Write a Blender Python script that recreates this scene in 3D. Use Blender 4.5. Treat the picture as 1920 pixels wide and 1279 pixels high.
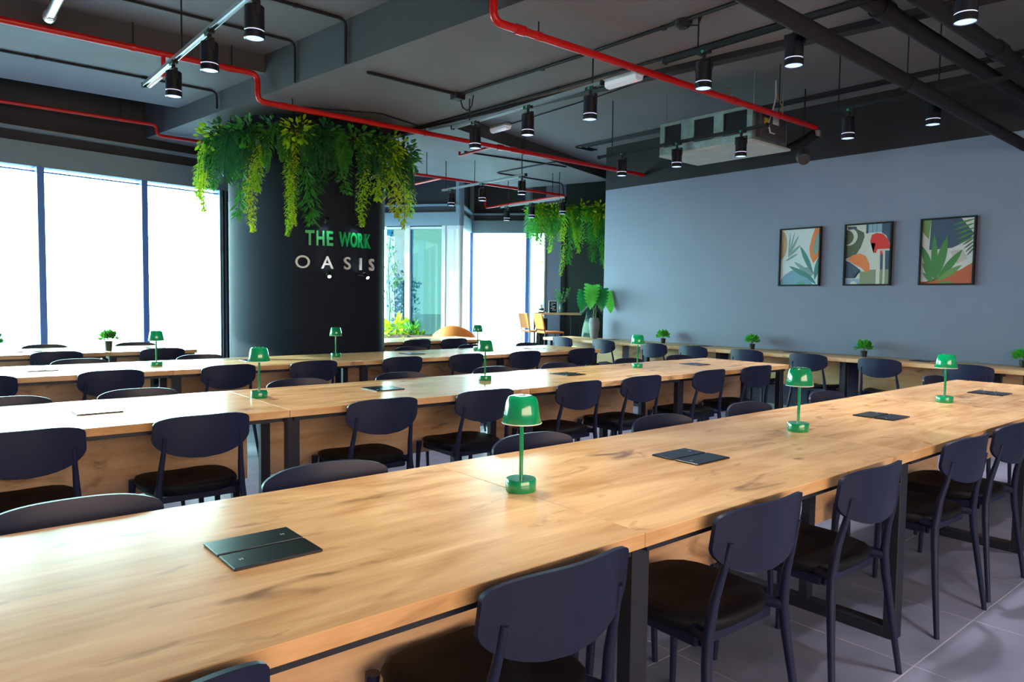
import bpy, bmesh, math, random
from mathutils import Vector, Matrix
PI = math.pi
rnd = random.Random(7)
for o in list(bpy.data.objects):
    bpy.data.objects.remove(o)
scene = bpy.context.scene
COL = scene.collection

# ------------------------------------------------------------------ camera
F_PX = 1356.48
YAW, PITCH, ROLL, CAM_H = math.radians(49.906), math.radians(-3.2455), math.radians(0.7758), 1.30
fwd = Vector((math.cos(PITCH) * math.cos(YAW), math.cos(PITCH) * math.sin(YAW), math.sin(PITCH)))
rt0 = Vector((math.sin(YAW), -math.cos(YAW), 0))
up0 = rt0.cross(fwd)
rt = math.cos(ROLL) * rt0 + math.sin(ROLL) * up0
up = -math.sin(ROLL) * rt0 + math.cos(ROLL) * up0
cd = bpy.data.cameras.new('camera')
cd.sensor_width = 36.0
cd.lens = F_PX / 1920 * 36.0
cd.clip_start = 0.05
cam = bpy.data.objects.new('camera', cd)
COL.objects.link(cam)
M = Matrix.Identity(4)
for i in range(3):
    M[i][0], M[i][1], M[i][2] = rt[i], up[i], -fwd[i]
M[2][3] = CAM_H
cam.matrix_world = M
scene.camera = cam

# ------------------------------------------------------------------ world, sun, exposure
SKY = 34.0
w = bpy.data.worlds.new('sky')
scene.world = w
w.use_nodes = True
bg = w.node_tree.nodes['Background']
bg.inputs[0].default_value = (0.53, 0.94, 0.94, 1)
bg.inputs[1].default_value = SKY
sd = bpy.data.lights.new('sun', 'SUN')
sd.energy = 14.0
sd.color = (0.74, 1.0, 0.88)
sd.angle = math.radians(0.6)
sun = bpy.data.objects.new('sun', sd)
COL.objects.link(sun)
sun.rotation_euler = Vector((0.72, -0.60, -0.34)).to_track_quat('-Z', 'Y').to_euler()
scene.view_settings.view_transform = 'Standard'
scene.view_settings.look = 'None'
scene.view_settings.gamma = 1.0
scene.view_settings.use_curve_mapping = False
scene.view_settings.exposure = 0.0
SPOT_W = 105.0
try:
    scene.cycles.use_denoising = True
    scene.cycles.denoiser = 'OPENIMAGEDENOISE'
    scene.cycles.max_bounces = 8
    scene.cycles.diffuse_bounces = 5
    scene.cycles.transparent_max_bounces = 16
    scene.cycles.sample_clamp_indirect = 6.0
    scene.cycles.caustics_reflective = False
    scene.cycles.caustics_refractive = False
except Exception:
    pass

# ------------------------------------------------------------------ helpers
def prop(o, label=None, cat=None, group=None, kind=None):
    if label: o['label'] = label
    if cat: o['category'] = cat
    if group: o['group'] = group
    if kind: o['kind'] = kind
    return o

def thing(name, label, cat, loc=(0, 0, 0), rz=0.0, group=None, kind=None):
    o = bpy.data.objects.new(name, None)
    o.empty_display_size = 0.1
    COL.objects.link(o)
    o.location = loc
    o.rotation_euler = (0, 0, rz)
    return prop(o, label, cat, group, kind)

def dup(root, loc=None, rz=None, label=None, group=None):
    r = root.copy(); COL.objects.link(r)
    if loc is not None: r.location = loc
    if rz is not None: r.rotation_euler = (0, 0, rz)
    if label: r['label'] = label
    if group: r['group'] = group
    for ch in list(root.children):
        c = ch.copy(); COL.objects.link(c); c.parent = r
        for g in list(ch.children):
            d = g.copy(); COL.objects.link(d); d.parent = c
    return r

def finish(bm, mesh_name, mat, smooth):
    bmesh.ops.recalc_face_normals(bm, faces=bm.faces[:])
    me = bpy.data.meshes.new(mesh_name)
    bm.to_mesh(me); bm.free()
    if mat: me.materials.append(mat)
    if smooth:
        for p in me.polygons: p.use_smooth = True
        if smooth != 'all':
            try:
                me.set_sharp_from_angle(angle=math.radians(38))
            except Exception:
                pass
    return me

def obj(name, bm, mat, parent=None, smooth=False, loc=None):
    me = finish(bm, name, mat, smooth)
    o = bpy.data.objects.new(name, me)
    COL.objects.link(o)
    if parent: o.parent = parent
    if loc: o.location = loc
    return o

def objm(name, me, parent=None, loc=None, rot=None):
    o = bpy.data.objects.new(name, me)
    COL.objects.link(o)
    if parent: o.parent = parent
    if loc is not None: o.location = loc
    if rot is not None: o.rotation_euler = rot
    return o

def box(bm, x0, x1, y0, y1, z0, z1, bev=0.0, seg=2):
    r = bmesh.ops.create_cube(bm, size=1.0)
    vs = r['verts']
    for v in vs:
        v.co = Vector((x0 + (v.co.x + .5) * (x1 - x0), y0 + (v.co.y + .5) * (y1 - y0), z0 + (v.co.z + .5) * (z1 - z0)))
    if bev > 0:
        es = list({e for v in vs for e in v.link_edges})
        bmesh.ops.bevel(bm, geom=es, offset=bev, segments=seg, profile=.5, affect='EDGES')
    return bm

def B(*a, **k):
    return box(bmesh.new(), *a, **k)

def tube(bm, pts, r, n=10, cap=True):
    """tube through pts; r a number or a list of radii"""
    pts = [Vector(p) for p in pts]
    rs = r if isinstance(r, (list, tuple)) else [r] * len(pts)
    rings = []
    prev = None
    for i, p in enumerate(pts):
        if i == 0: t = pts[1] - pts[0]
        elif i == len(pts) - 1: t = pts[-1] - pts[-2]
        else: t = (pts[i + 1] - p).normalized() + (p - pts[i - 1]).normalized()
        t.normalize()
        if prev is None:
            a = Vector((0, 0, 1)) if abs(t.z) < .9 else Vector((1, 0, 0))
            u = t.cross(a).normalized()
        else:
            u = (prev - t * prev.dot(t)).normalized()
        prev = u
        v = t.cross(u)
        rings.append([bm.verts.new(p + (u * math.cos(2 * PI * k / n) + v * math.sin(2 * PI * k / n)) * rs[i]) for k in range(n)])
    for a, b in zip(rings, rings[1:]):
        for k in range(n):
            bm.faces.new((a[k], a[(k + 1) % n], b[(k + 1) % n], b[k]))
    if cap:
        bm.faces.new(rings[0][::-1]); bm.faces.new(rings[-1])
    return bm

def elbow(pts, rad, n=5):
    """round the corners of a polyline"""
    pts = [Vector(p) for p in pts]
    out = [pts[0]]
    for a, b, c in zip(pts, pts[1:], pts[2:]):
        d0 = (a - b).normalized(); d1 = (c - b).normalized()
        r = min(rad, (a - b).length * .45, (c - b).length * .45)
        p0, p1 = b + d0 * r, b + d1 * r
        for k in range(n + 1):
            t = k / n
            out.append(p0 * (1 - t) ** 2 + b * 2 * t * (1 - t) + p1 * t * t)
    out.append(pts[-1])
    return out

def lathe(bm, prof, n=24, cx=0, cy=0):
    """profile [(r, z)], closed with caps where r == 0"""
    rings = []
    for r, z in prof:
        if r <= 1e-6: rings.append([bm.verts.new((cx, cy, z))])
        else: rings.append([bm.verts.new((cx + r * math.cos(2 * PI * k / n), cy + r * math.sin(2 * PI * k / n), z)) for k in range(n)])
    for a, b in zip(rings, rings[1:]):
        for k in range(n):
            k2 = (k + 1) % n
            if len(a) == 1 and len(b) == 1: continue
            if len(a) == 1: bm.faces.new((a[0], b[k2], b[k]))
            elif len(b) == 1: bm.faces.new((a[k], a[k2], b[0]))
            else: bm.faces.new((a[k], a[k2], b[k2], b[k]))
    return bm

def prism(bm, poly, z0, z1):
    lo = [bm.verts.new((x, y, z0)) for x, y in poly]
    hi = [bm.verts.new((x, y, z1)) for x, y in poly]
    n = len(poly)
    for k in range(n):
        bm.faces.new((lo[k], lo[(k + 1) % n], hi[(k + 1) % n], hi[k]))
    bm.faces.new(lo[::-1]); bm.faces.new(hi)
    return bm

def quad_wall(bm, p, q, z0, z1, t0=0.0, t1=0.12):
    """vertical slab along plan line p-q, from offset t0 to t1 on the left side of p->q"""
    p, q = Vector((p[0], p[1])), Vector((q[0], q[1]))
    d = (q - p).normalized(); nrm = Vector((-d.y, d.x))
    poly = [p + nrm * t0, q + nrm * t0, q + nrm * t1, p + nrm * t1]
    return prism(bm, [(v.x, v.y) for v in poly], z0, z1)

def shade_sides(o, m):  # paints shade onto the vertical faces
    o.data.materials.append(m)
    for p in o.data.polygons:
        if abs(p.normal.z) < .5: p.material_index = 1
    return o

def struct(name, bm, mat, parent=None, smooth=False):
    o = obj(name, bm, mat, parent, smooth)
    if parent is None: o['kind'] = 'structure'
    return o

# ------------------------------------------------------------------ materials
def mat(name, col, rough=.5, metal=0.0, spec=.5, coat=0.0, emit=None, es=0.0, noise=0.0, nscale=8.0, bump=0.0):
    m = bpy.data.materials.new(name); m.use_nodes = True
    nt = m.node_tree; b = nt.nodes['Principled BSDF']
    b.inputs['Base Color'].default_value = (*col, 1)
    b.inputs['Roughness'].default_value = rough
    b.inputs['Metallic'].default_value = metal
    b.inputs['Specular IOR Level'].default_value = spec
    if coat:
        b.inputs['Coat Weight'].default_value = coat
        b.inputs['Coat Roughness'].default_value = .08
    if emit:
        b.inputs['Emission Color'].default_value = (*emit, 1)
        b.inputs['Emission Strength'].default_value = es
    if noise or bump:
        tc = nt.nodes.new('ShaderNodeTexCoord')
        nz = nt.nodes.new('ShaderNodeTexNoise')
        nz.inputs['Scale'].default_value = nscale
        nz.inputs['Detail'].default_value = 5
        nt.links.new(tc.outputs['Object'], nz.inputs['Vector'])
        if noise:
            mr = nt.nodes.new('ShaderNodeMapRange')
            mr.inputs['From Min'].default_value = .25; mr.inputs['From Max'].default_value = .75
            mr.inputs['To Min'].default_value = 1 - noise; mr.inputs['To Max'].default_value = 1 + noise
            nt.links.new(nz.outputs['Fac'], mr.inputs['Value'])
            mx = nt.nodes.new('ShaderNodeMix'); mx.data_type = 'RGBA'; mx.blend_type = 'MULTIPLY'
            mx.inputs['Factor'].default_value = 1
            mx.inputs['A'].default_value = (*col, 1)
            nt.links.new(mr.outputs[0], mx.inputs['B'])
            nt.links.new(mx.outputs['Result'], b.inputs['Base Color'])
        if bump:
            bp = nt.nodes.new('ShaderNodeBump'); bp.inputs['Strength'].default_value = bump; bp.inputs['Distance'].default_value = .01
            nt.links.new(nz.outputs['Fac'], bp.inputs['Height']); nt.links.new(bp.outputs[0], b.inputs['Normal'])
    return m

def wood_mat(name, c0, c1, knot, rough=.32, axis='X', vert=False):
    m = bpy.data.materials.new(name); m.use_nodes = True
    nt = m.node_tree; b = nt.nodes['Principled BSDF']; N = nt.nodes.new; L = nt.links.new
    tc = N('ShaderNodeTexCoord'); oi = N('ShaderNodeObjectInfo')
    ad = N('ShaderNodeVectorMath'); ad.operation = 'ADD'
    sc = N('ShaderNodeVectorMath'); sc.operation = 'SCALE'
    cb = N('ShaderNodeCombineXYZ'); cb.inputs[0].default_value = 37.0; cb.inputs[1].default_value = 19.0; cb.inputs[2].default_value = 11.0
    L(cb.outputs[0], sc.inputs[0]); L(oi.outputs['Random'], sc.inputs['Scale'])
    L(tc.outputs['Object'], ad.inputs[0]); L(sc.outputs[0], ad.inputs[1])
    def mp(s):
        q = N('ShaderNodeMapping'); q.inputs['Scale'].default_value = s if axis == 'X' else (s[1], s[0], s[2]); L(ad.outputs[0], q.inputs[0]); return q
    def nz(s, scale, det, dist=0.0):
        q = N('ShaderNodeTexNoise'); q.inputs['Scale'].default_value = scale; q.inputs['Detail'].default_value = det
        q.inputs['Distortion'].default_value = dist
        L(mp(s).outputs[0], q.inputs['Vector']); return q
    grain = nz((.9, 8, 8), 2.2, 6, .9)
    broad = nz((.8, 2.6, 2.6), 1.7, 5, 1.4)
    fine = nz((4, 80, 80), 2.0, 3)
    kn = nz((2.6, 6.0, 6.0), 1.7, 4, .8)
    mx = N('ShaderNodeMix'); mx.data_type = 'FLOAT'; mx.inputs['Factor'].default_value = .62
    L(grain.outputs['Fac'], mx.inputs['A']); L(broad.outputs['Fac'], mx.inputs['B'])
    rp = N('ShaderNodeValToRGB')
    e = rp.color_ramp.elements
    e[0].position = .34; e[0].color = (*c0, 1); e[1].position = .62; e[1].color = (*c1, 1)
    L(mx.outputs['Result'], rp.inputs['Fac'])
    fr = N('ShaderNodeMapRange'); fr.inputs['From Min'].default_value = .3; fr.inputs['From Max'].default_value = .7
    fr.inputs['To Min'].default_value = .95; fr.inputs['To Max'].default_value = 1.04
    L(fine.outputs['Fac'], fr.inputs['Value'])
    m1 = N('ShaderNodeMix'); m1.data_type = 'RGBA'; m1.blend_type = 'MULTIPLY'; m1.inputs['Factor'].default_value = 1
    L(rp.outputs['Color'], m1.inputs['A']); L(fr.outputs[0], m1.inputs['B'])
    kr = N('ShaderNodeMapRange'); kr.inputs['From Min'].default_value = .60; kr.inputs['From Max'].default_value = .76
    kr.inputs['To Max'].default_value = .8
    L(kn.outputs['Fac'], kr.inputs['Value'])
    m2 = N('ShaderNodeMix'); m2.data_type = 'RGBA'; m2.inputs['B'].default_value = (*knot, 1)
    L(kr.outputs[0], m2.inputs['Factor']); L(m1.outputs['Result'], m2.inputs['A'])
    L(m2.outputs['Result'], b.inputs['Base Color'])
    b.inputs['Roughness'].default_value = rough
    b.inputs['IOR'].default_value = 1.35
    bp = N('ShaderNodeBump'); bp.inputs['Strength'].default_value = .06; bp.inputs['Distance'].default_value = .002
    L(fine.outputs['Fac'], bp.inputs['Height']); L(bp.outputs[0], b.inputs['Normal'])
    return m

def tile_mat():
    m = bpy.data.materials.new('floor_tile'); m.use_nodes = True
    nt = m.node_tree; b = nt.nodes['Principled BSDF']; N = nt.nodes.new; L = nt.links.new
    tc = N('ShaderNodeTexCoord'); oi = N('ShaderNodeObjectInfo')
    geo = N('ShaderNodeNewGeometry')
    nz = N('ShaderNodeTexNoise'); nz.inputs['Scale'].default_value = 3.2; nz.inputs['Detail'].default_value = 6
    L(geo.outputs['Position'], nz.inputs['Vector'])
    rp = N('ShaderNodeValToRGB'); e = rp.color_ramp.elements
    e[0].position = .3; e[0].color = (.115, .125, .205, 1); e[1].position = .72; e[1].color = (.21, .22, .345, 1)
    L(nz.outputs['Fac'], rp.inputs['Fac'])
    mr = N('ShaderNodeMapRange'); mr.inputs['To Min'].default_value = .9; mr.inputs['To Max'].default_value = 1.1
    L(oi.outputs['Random'], mr.inputs['Value'])
    mx = N('ShaderNodeMix'); mx.data_type = 'RGBA'; mx.blend_type = 'MULTIPLY'; mx.inputs['Factor'].default_value = 1
    L(rp.outputs['Color'], mx.inputs['A']); L(mr.outputs[0], mx.inputs['B'])
    L(mx.outputs['Result'], b.inputs['Base Color'])
    b.inputs['Roughness'].default_value = .42
    return m

def glass_mat(name, tint, gloss=.05):
    m = bpy.data.materials.new(name); m.use_nodes = True
    nt = m.node_tree; N = nt.nodes.new; L = nt.links.new
    nt.nodes.remove(nt.nodes['Principled BSDF'])
    out = nt.nodes['Material Output']
    tr = N('ShaderNodeBsdfTransparent'); tr.inputs[0].default_value = (*tint, 1)
    gl = N('ShaderNodeBsdfGlossy'); gl.inputs['Roughness'].default_value = .02
    mx = N('ShaderNodeMixShader'); mx.inputs[0].default_value = gloss
    L(tr.outputs[0], mx.inputs[1]); L(gl.outputs[0], mx.inputs[2]); L(mx.outputs[0], out.inputs[0])
    return m

def leaf_mat(name, col, rough=.45, var=.35):
    m = mat(name, col, rough, noise=var, nscale=9)
    b = m.node_tree.nodes['Principled BSDF']
    b.inputs['Transmission Weight'].default_value = 0.0
    nt = m.node_tree
    tl = nt.nodes.new('ShaderNodeBsdfTranslucent'); tl.inputs[0].default_value = (*[min(1, c * 1.5) for c in col], 1)
    mx = nt.nodes.new('ShaderNodeMixShader'); mx.inputs[0].default_value = .3
    nt.links.new(b.outputs[0], mx.inputs[1]); nt.links.new(tl.outputs[0], mx.inputs[2])
    nt.links.new(mx.outputs[0], nt.nodes['Material Output'].inputs[0])
    return m

OAK = wood_mat('oak_top', (.45, .235, .095), (.72, .455, .235), (.12, .06, .035), .21)
OAKP = wood_mat('oak_panel', (.52, .29, .15), (.74, .49, .29), (.14, .07, .035), .45)
OAKY = wood_mat('oak_counter', (.50, .29, .135), (.68, .45, .24), (.17, .085, .04), .42, axis='Y')
OAKE = wood_mat('oak_edge', (.52, .30, .15), (.64, .41, .22), (.3, .16, .08), .4)
STEEL = mat('black_steel', (.014, .015, .026), .45, 0, .4)
PLASTIC = mat('navy_plastic', (.0085, .0122, .041), .42, 0, .35)
SEATM = mat('black_seat', (.005, .005, .009), .6, 0, .2)
GREEN = mat('green_enamel', (.0, .25, .095), .12, 0, .6, coat=.6)
GREENIN = mat('lamp_inside', (.75, .78, .74), .5)
RED = mat('red_paint', (.52, .006, .006), .3, 0, .4)
BLACKG = mat('black_gloss', (.008, .009, .016), .22, 0, .55)
BLACKM = mat('black_matte', (.012, .012, .016), .65, 0, .22)
WALLG = mat('grey_blue_paint', (.205, .215, .305), .55, 0, .3, noise=.05, nscale=1.2)
WALLB = mat('charcoal_paint', (.022, .018, .022), .7, 0, .2)
CEIL = mat('ceiling_paint', (.160, .150, .156), .7, 0, .25, noise=.14, nscale=1.3, bump=.12)
SIDE_SHADE = mat('ceiling_side_shade', (.062, .06, .066), .65, 0, .25, noise=.12, nscale=2)  # darker ceiling colour standing in for shade on unlit vertical faces
CEILD = mat('ceiling_dark', (.045, .045, .05), .7, 0, .25, noise=.12, nscale=2)
COLM = mat('column_paint', (.016, .021, .034), .75, 0, .12)
HEADER = mat('header_paint', (.22, .29, .35), .6, 0, .3)
WHITEW = mat('white_wall', (.78, .80, .82), .6)
SKIRT = mat('skirting_white', (.60, .63, .66), .45)
DGREEN = mat('dark_green_wall', (.028, .042, .040), .55)
TILE = tile_mat()
GROUT = mat('grout', (.36, .36, .42), .8)
FRAMEM = mat('window_frame', (.10, .22, .62), .4)  # blue carries the lens colour fringe round bright panes, painted into the frame
FRAMEW = mat('window_frame_white', (.7, .72, .74), .4)
GLASS = glass_mat('clear_glass', (.97, .985, .98))
GTEAL = glass_mat('teal_film_glass', (.112, .147, .135))
GFILL = glass_mat('fill_blind_mesh', (.73, .475, .405), .0)  # added tint that dims and warms the fill from the back window
GBLUE = glass_mat('blue_film_glass', (.046, .112, .147))
GPALE = glass_mat('pale_film_glass', (.159, .159, .154))
CHROME = mat('brushed_aluminium', (.55, .54, .56), .28, .9)
TRACKM = mat('track_grey', (.30, .30, .33), .35, .7)
GALV = mat('galvanised', (.33, .38, .38), .42, .7, noise=.25, nscale=14)
ACWHITE = mat('foam_board', (.55, .56, .52), .7, noise=.12, nscale=5)
LENS = mat('spot_lens', (.6, .75, 1), .3, emit=(.42, .62, 1.0), es=1.6)
RINGE = mat('spot_ring', (.6, .7, 1), .3, emit=(.8, .75, 1.0), es=.8)
RIMW = mat('lamp_rim', (.8, .82, .8), .3)
SIGNG = mat('sign_green', (.01, .50, .14), .4)
SIGNW = mat('sign_white', (.86, .86, .90), .4)
WHITEP = mat('white_plastic', (.72, .73, .76), .35)
TANL = mat('tan_leather', (.50, .15, .03), .6, 0, .2)
CONCV = mat('concrete_vase', (.20, .215, .23), .7, noise=.2, nscale=10)
POTB = mat('black_pot', (.012, .012, .014), .4)
GPOT = mat('green_glaze', (.10, .16, .15), .3)
TERRA = mat('planter_brown', (.16, .07, .05), .6)
L_DEEP = leaf_mat('leaf_deep', (.018, .12, .030))
L_MID = leaf_mat('leaf_mid', (.05, .25, .030))
L_LIME = leaf_mat('leaf_lime', (.34, .56, .014))
L_YEL = leaf_mat('leaf_yellow', (.52, .60, .018))
L_BRIGHT = leaf_mat('leaf_bright', (.09, .45, .05))
L_MON = leaf_mat('leaf_monstera', (.010, .16, .040), .25)
L_TREE = leaf_mat('leaf_tree', (.35, .62, .66))
STEMM = mat('stem', (.10, .13, .05), .6)
SOIL = mat('soil', (.03, .02, .015), .9)
SKIN = mat('skin', (.55, .30, .22), .5)
CLOTH = mat('green_cloth', (.022, .062, .045), .8)
SKIRTC = mat('green_skirt', (.05, .11, .085), .8)
HAIR = mat('hair', (.012, .009, .008), .5)

# ------------------------------------------------------------------ floor
FX, FY, TS = 2.76, 1.00, 0.60
bm = B(-3.7, 13.2, -3.2, 13.2, -.12, -.0012)
floor = struct('floor', bm, GROUT)
floor['label'] = 'grey square ceramic tile floor with pale joints'
tme = finish(B(.002, TS - .002, .002, TS - .002, -.02, 0.0, bev=.0015, seg=1), 'tile', TILE, False)
tme_cut = finish(B(.002, 7.965 - (FX + 8 * TS), .002, TS - .002, -.02, 0.0, bev=.0015, seg=1), 'tile_cut', TILE, False)
built = set()
for i in range(-6, 9):
    for j in range(-2, 12):
        x, y = FX + i * TS, FY + j * TS
        objm('tile', tme_cut if (i == 8) else tme, floor, (x, y, 0))
        built.add((i, j))
bm = bmesh.new()
for i in range(-11, 18):
    for j in range(-7, 21):
        if (i, j) in built: continue
        x, y = FX + i * TS, FY + j * TS
        if x > 13 or y > 13: continue
        if i == 8 and j < 11: continue
        if i > 8 and j < 10: continue
        box(bm, x + .002, x + TS - .002, y + .002, y + TS - .002, -.02, 0.0)
o = obj('tile_field', bm, TILE, floor); o['kind'] = 'stuff'

# ------------------------------------------------------------------ grey wall and room shell
WX = 7.97
wall_right = struct('wall_right', B(WX, WX + .2, -3.2, 7.37, 0, 2.93), WALLG)
wall_right['label'] = 'grey blue painted wall behind the counter'
obj('upper_band', B(WX, WX + .2, -3.2, 7.37, 2.93, 3.60), WALLB, wall_right)
bb = struct('baseboard_right', B(WX - .014, WX, -3.2, 7.37, 0, .10, bev=.004), SKIRT)
struct('wall_left', B(-3.7, -3.5, -3.2, 9.0, 0, 3.85), WALLG)
wb = struct('wall_back', B(-3.7, 8.17, -3.2, -3.0, 0, .9), WHITEW)
obj('upper_wall', B(-3.7, 8.17, -3.2, -3.0, 2.6, 3.85), WHITEW, wb)
obj('side_wall', B(-3.7, -2.6, -3.2, -3.0, .9, 2.6), WHITEW, wb)
obj('side_wall', B(3.4, 8.17, -3.2, -3.0, .9, 2.6), WHITEW, wb)
wk = thing('window_4', None, None, kind='structure')  # unseen window run added behind the camera to light table fronts
for k in range(3):
    obj('fill_blind', B(-2.6 + 2 * k, -.6 + 2 * k, -3.11, -3.10, .9, 2.6), GFILL, wk)
    if k: obj('mullion', B(-2.63 + 2 * k, -2.57 + 2 * k, -3.2, -3.0, .9, 2.6), FRAMEW, wk)
struct('wall_recess', prism(bmesh.new(), [(8.17, 7.0), (13.1, 7.0), (13.1, 7.2), (8.17, 7.2)], 0, 3.85), WALLB)
struct('wall_corner', prism(bmesh.new(), [(13.0, 7.2), (13.2, 7.2), (13.2, 8.5), (13.0, 8.5)], 0, 3.85), WALLB)

# ceiling: roof slab above, soffits hung below it at their own heights
roof = struct('ceiling', B(-3.7, 13.2, -3.2, 13.2, 3.85, 4.0), CEILD)
roof['label'] = 'dark painted concrete ceiling with band beam and soffits'
def cl(Y): return 2.26 + (9.62 - Y) * .1245          # left edge of the band beam
def cr(Y): return 4.36 + (7.30 - Y) * .125           # its right edge
ST = 7.6 - .3 * 6.15
def st(X): return ST + .3 * X                        # step between soffits right of the beam
HA, HB, HC, HD, HE = 3.53, 3.37, 3.17, 3.55, 3.38
shade_sides(obj('soffit', prism(bmesh.new(), [(-3.5, -3.0), (cl(-3.0), -3.0), (cl(6.72), 6.72), (-3.5, 6.72)], HA, 3.85), CEIL, roof), SIDE_SHADE)
shade_sides(obj('soffit', prism(bmesh.new(), [(-3.5, 6.72), (cl(6.72), 6.72), (cl(8.62), 8.62), (-3.5, 8.62)], HB, 3.85), CEIL, roof), SIDE_SHADE)
shade_sides(obj('band_beam', prism(bmesh.new(), [(cl(-3.0), -3.0), (cr(-3.0), -3.0), (cr(9.9), 9.9), (cl(9.55), 9.55)], HC, 3.85), CEIL, roof), SIDE_SHADE)
xi = 4.36
yi = 7.07
shade_sides(obj('soffit', prism(bmesh.new(), [(cr(-3.0), -3.0), (WX, -3.0), (WX, st(WX)), (cr(yi), yi)], HD, 3.85), CEIL, roof), SIDE_SHADE)
shade_sides(obj('soffit', prism(bmesh.new(), [(WX, 7.37), (9.4, 7.37), (9.4, st(9.4)), (WX, st(WX))], HD, 3.85), CEIL, roof), SIDE_SHADE)
shade_sides(obj('soffit', prism(bmesh.new(), [(cr(yi), yi), (9.4, st(9.4)), (8.9, 10.22), (6.5, 10.62), (cr(9.9), 9.9)], HE, 3.85), CEIL, roof), SIDE_SHADE)
obj('beam_lip', prism(bmesh.new(), [(cr(-3.0) - .10, -3.0), (cr(-3.0), -3.0), (cr(9.0), 9.0), (cr(9.0) - .10, 9.0)], HC - .045, HC), WALLB, roof)

# ------------------------------------------------------------------ window facade
HB0 = 2.67
def facade(idx, p, q, panes, side, sill=.10, frame=FRAMEM, head=True):
    """window run p->q with head wall above; panes = list of (t0, t1, glass)"""
    P0, Q0 = Vector(p), Vector(q)
    L = (Q0 - P0).length; d = (Q0 - P0) / L
    pt = lambda s: (P0 + d * s)
    wn = thing('window_%d' % idx, None, None, kind='structure')
    for (a, b, g) in panes:
        obj('pane', quad_wall(bmesh.new(), pt(a), pt(b), sill, HB0, .05, .058), g, wn)
    obj('sill', quad_wall(bmesh.new(), p, q, 0, sill, -.04, .12), frame, wn)
    return wn, pt, L

def head_wall(name, p, q, m=HEADER):
    hw = struct(name, quad_wall(bmesh.new(), p, q, HB0, 2.92, -.03, .14), m)
    obj('upper_wall', quad_wall(bmesh.new(), p, q, 2.92, 3.85, .02, .14), CEILD, hw)
    obj('ledge', quad_wall(bmesh.new(), p, q, 3.035, 3.065, -.07, .02), HEADER, hw)
    return hw

def wl(X): return 9.339 + (X - .817) * .1652
# left window run
PL, QL = (-3.5, wl(-3.5)), (3.18, wl(3.18))
s_of = lambda X: (X + 3.5) / math.cos(math.atan(.1652))
mull = [-3.45, -2.04, -.97, .10, 1.167, 2.24, 3.15]
wn, pt, L = facade(1, PL, QL, [(s_of(a), s_of(b), GLASS) for a, b in zip(mull, mull[1:])], 1)
for a in mull[1:-1]:
    s = s_of(a)
    obj('mullion', quad_wall(bmesh.new(), pt(s - .035), pt(s + .035), .10, HB0, -.05, .11), FRAMEM, wn)
obj('transom', quad_wall(bmesh.new(), PL, QL, HB0 - .05, HB0 - .035, .03, .07), FRAMEM, wn)
head_wall('wall_window', PL, QL)
# jamb at the end of the run
jb = struct('trim_1', quad_wall(bmesh.new(), (3.18, wl(3.18)), (3.50, wl(3.50)), 0, 3.85, -.02, .14), HEADER)
for k in range(3):
    s0 = 3.20 + k * .07
    obj('jamb_rib', quad_wall(bmesh.new(), (s0, wl(s0)), (s0 + .03, wl(s0 + .03)), 0, HB0, -.05, -.02), WALLB, jb)
HP = (3.50, wl(3.5)); HQ = (6.55, 12.87); HL = (Vector(HQ) - Vector(HP)).length
wn, pt, L = facade(6, HP, HQ, [(HL * k / 4 + .03, HL * (k + 1) / 4 - .03, GLASS) for k in range(4)], 1)
for k in range(5):
    obj('mullion', quad_wall(bmesh.new(), pt(max(0, HL * k / 4 - .03)), pt(min(HL, HL * k / 4 + .03)), .10, HB0, -.04, .11), FRAMEM, wn)
head_wall('wall_hidden', HP, HQ)
# saw-tooth corner: facet, return, facet
A0, A1, A2, A3, A4, A5 = (6.55, 12.87), (7.97, 11.02), (9.02, 12.08), (9.83, 11.17), (10.05, 10.92), (10.32, 10.62)
LA = (Vector(A1) - Vector(A0)).length
wn, pt, L = facade(2, A0, A1, [(0, .63, GLASS), (.70, .86, GLASS), (.86, 1.0, GBLUE), (1.0, 1.26, GPALE), (1.36, 1.40, GBLUE), (1.40, LA - .34, GTEAL)], 1, frame=FRAMEW)
for a, b, m in ((.63, .70, FRAMEM), (1.26, 1.36, FRAMEW), (LA - .34, LA - .27, FRAMEW)):
    obj('mullion', quad_wall(bmesh.new(), pt(a), pt(b), .10, HB0, -.03, .11), m, wn)
obj('panel', quad_wall(bmesh.new(), pt(LA - .27), pt(LA), .10, HB0, -.01, .11), WHITEW, wn)
obj('transom', quad_wall(bmesh.new(), pt(.6), pt(LA), HB0 - .06, HB0 - .02, -.02, .08), FRAMEW, wn)
head_wall('wall_facet', A0, A1)
rw = struct('wall_return', quad_wall(bmesh.new(), A1, A2, 0, HB0, 0, .12), WHITEW)
head_wall('wall_return_head', A1, A2)
wn, pt, L3 = facade(3, A2, A3, [(.06, 1.16, GLASS)], 1)
for a, b in ((0, .06), (1.16, 1.22)):
    obj('mullion', quad_wall(bmesh.new(), pt(a), pt(b), .10, HB0, -.04, .11), FRAMEM, wn)
head_wall('wall_facet_far', A2, A3)
wn, pt, L4 = facade(5, A3, A4, [(.05, .31, GLASS)], 1)
obj('mullion', quad_wall(bmesh.new(), pt(.31), pt(.34), .10, HB0, -.03, .11), FRAMEW, wn)
head_wall('wall_pier', A3, A4)
struct('wall_blue', quad_wall(bmesh.new(), A4, A5, 0, 3.85, 0, .12), WALLG)
struct('wall_dark', quad_wall(bmesh.new(), A5, (13.1, 7.95), 0, 3.85, 0, .12), DGREEN)
tr = struct('trim_2', quad_wall(bmesh.new(), (10.27, 10.68), (10.33, 10.61), 0, 3.4, -.05, -.005), BLACKM)

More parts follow.
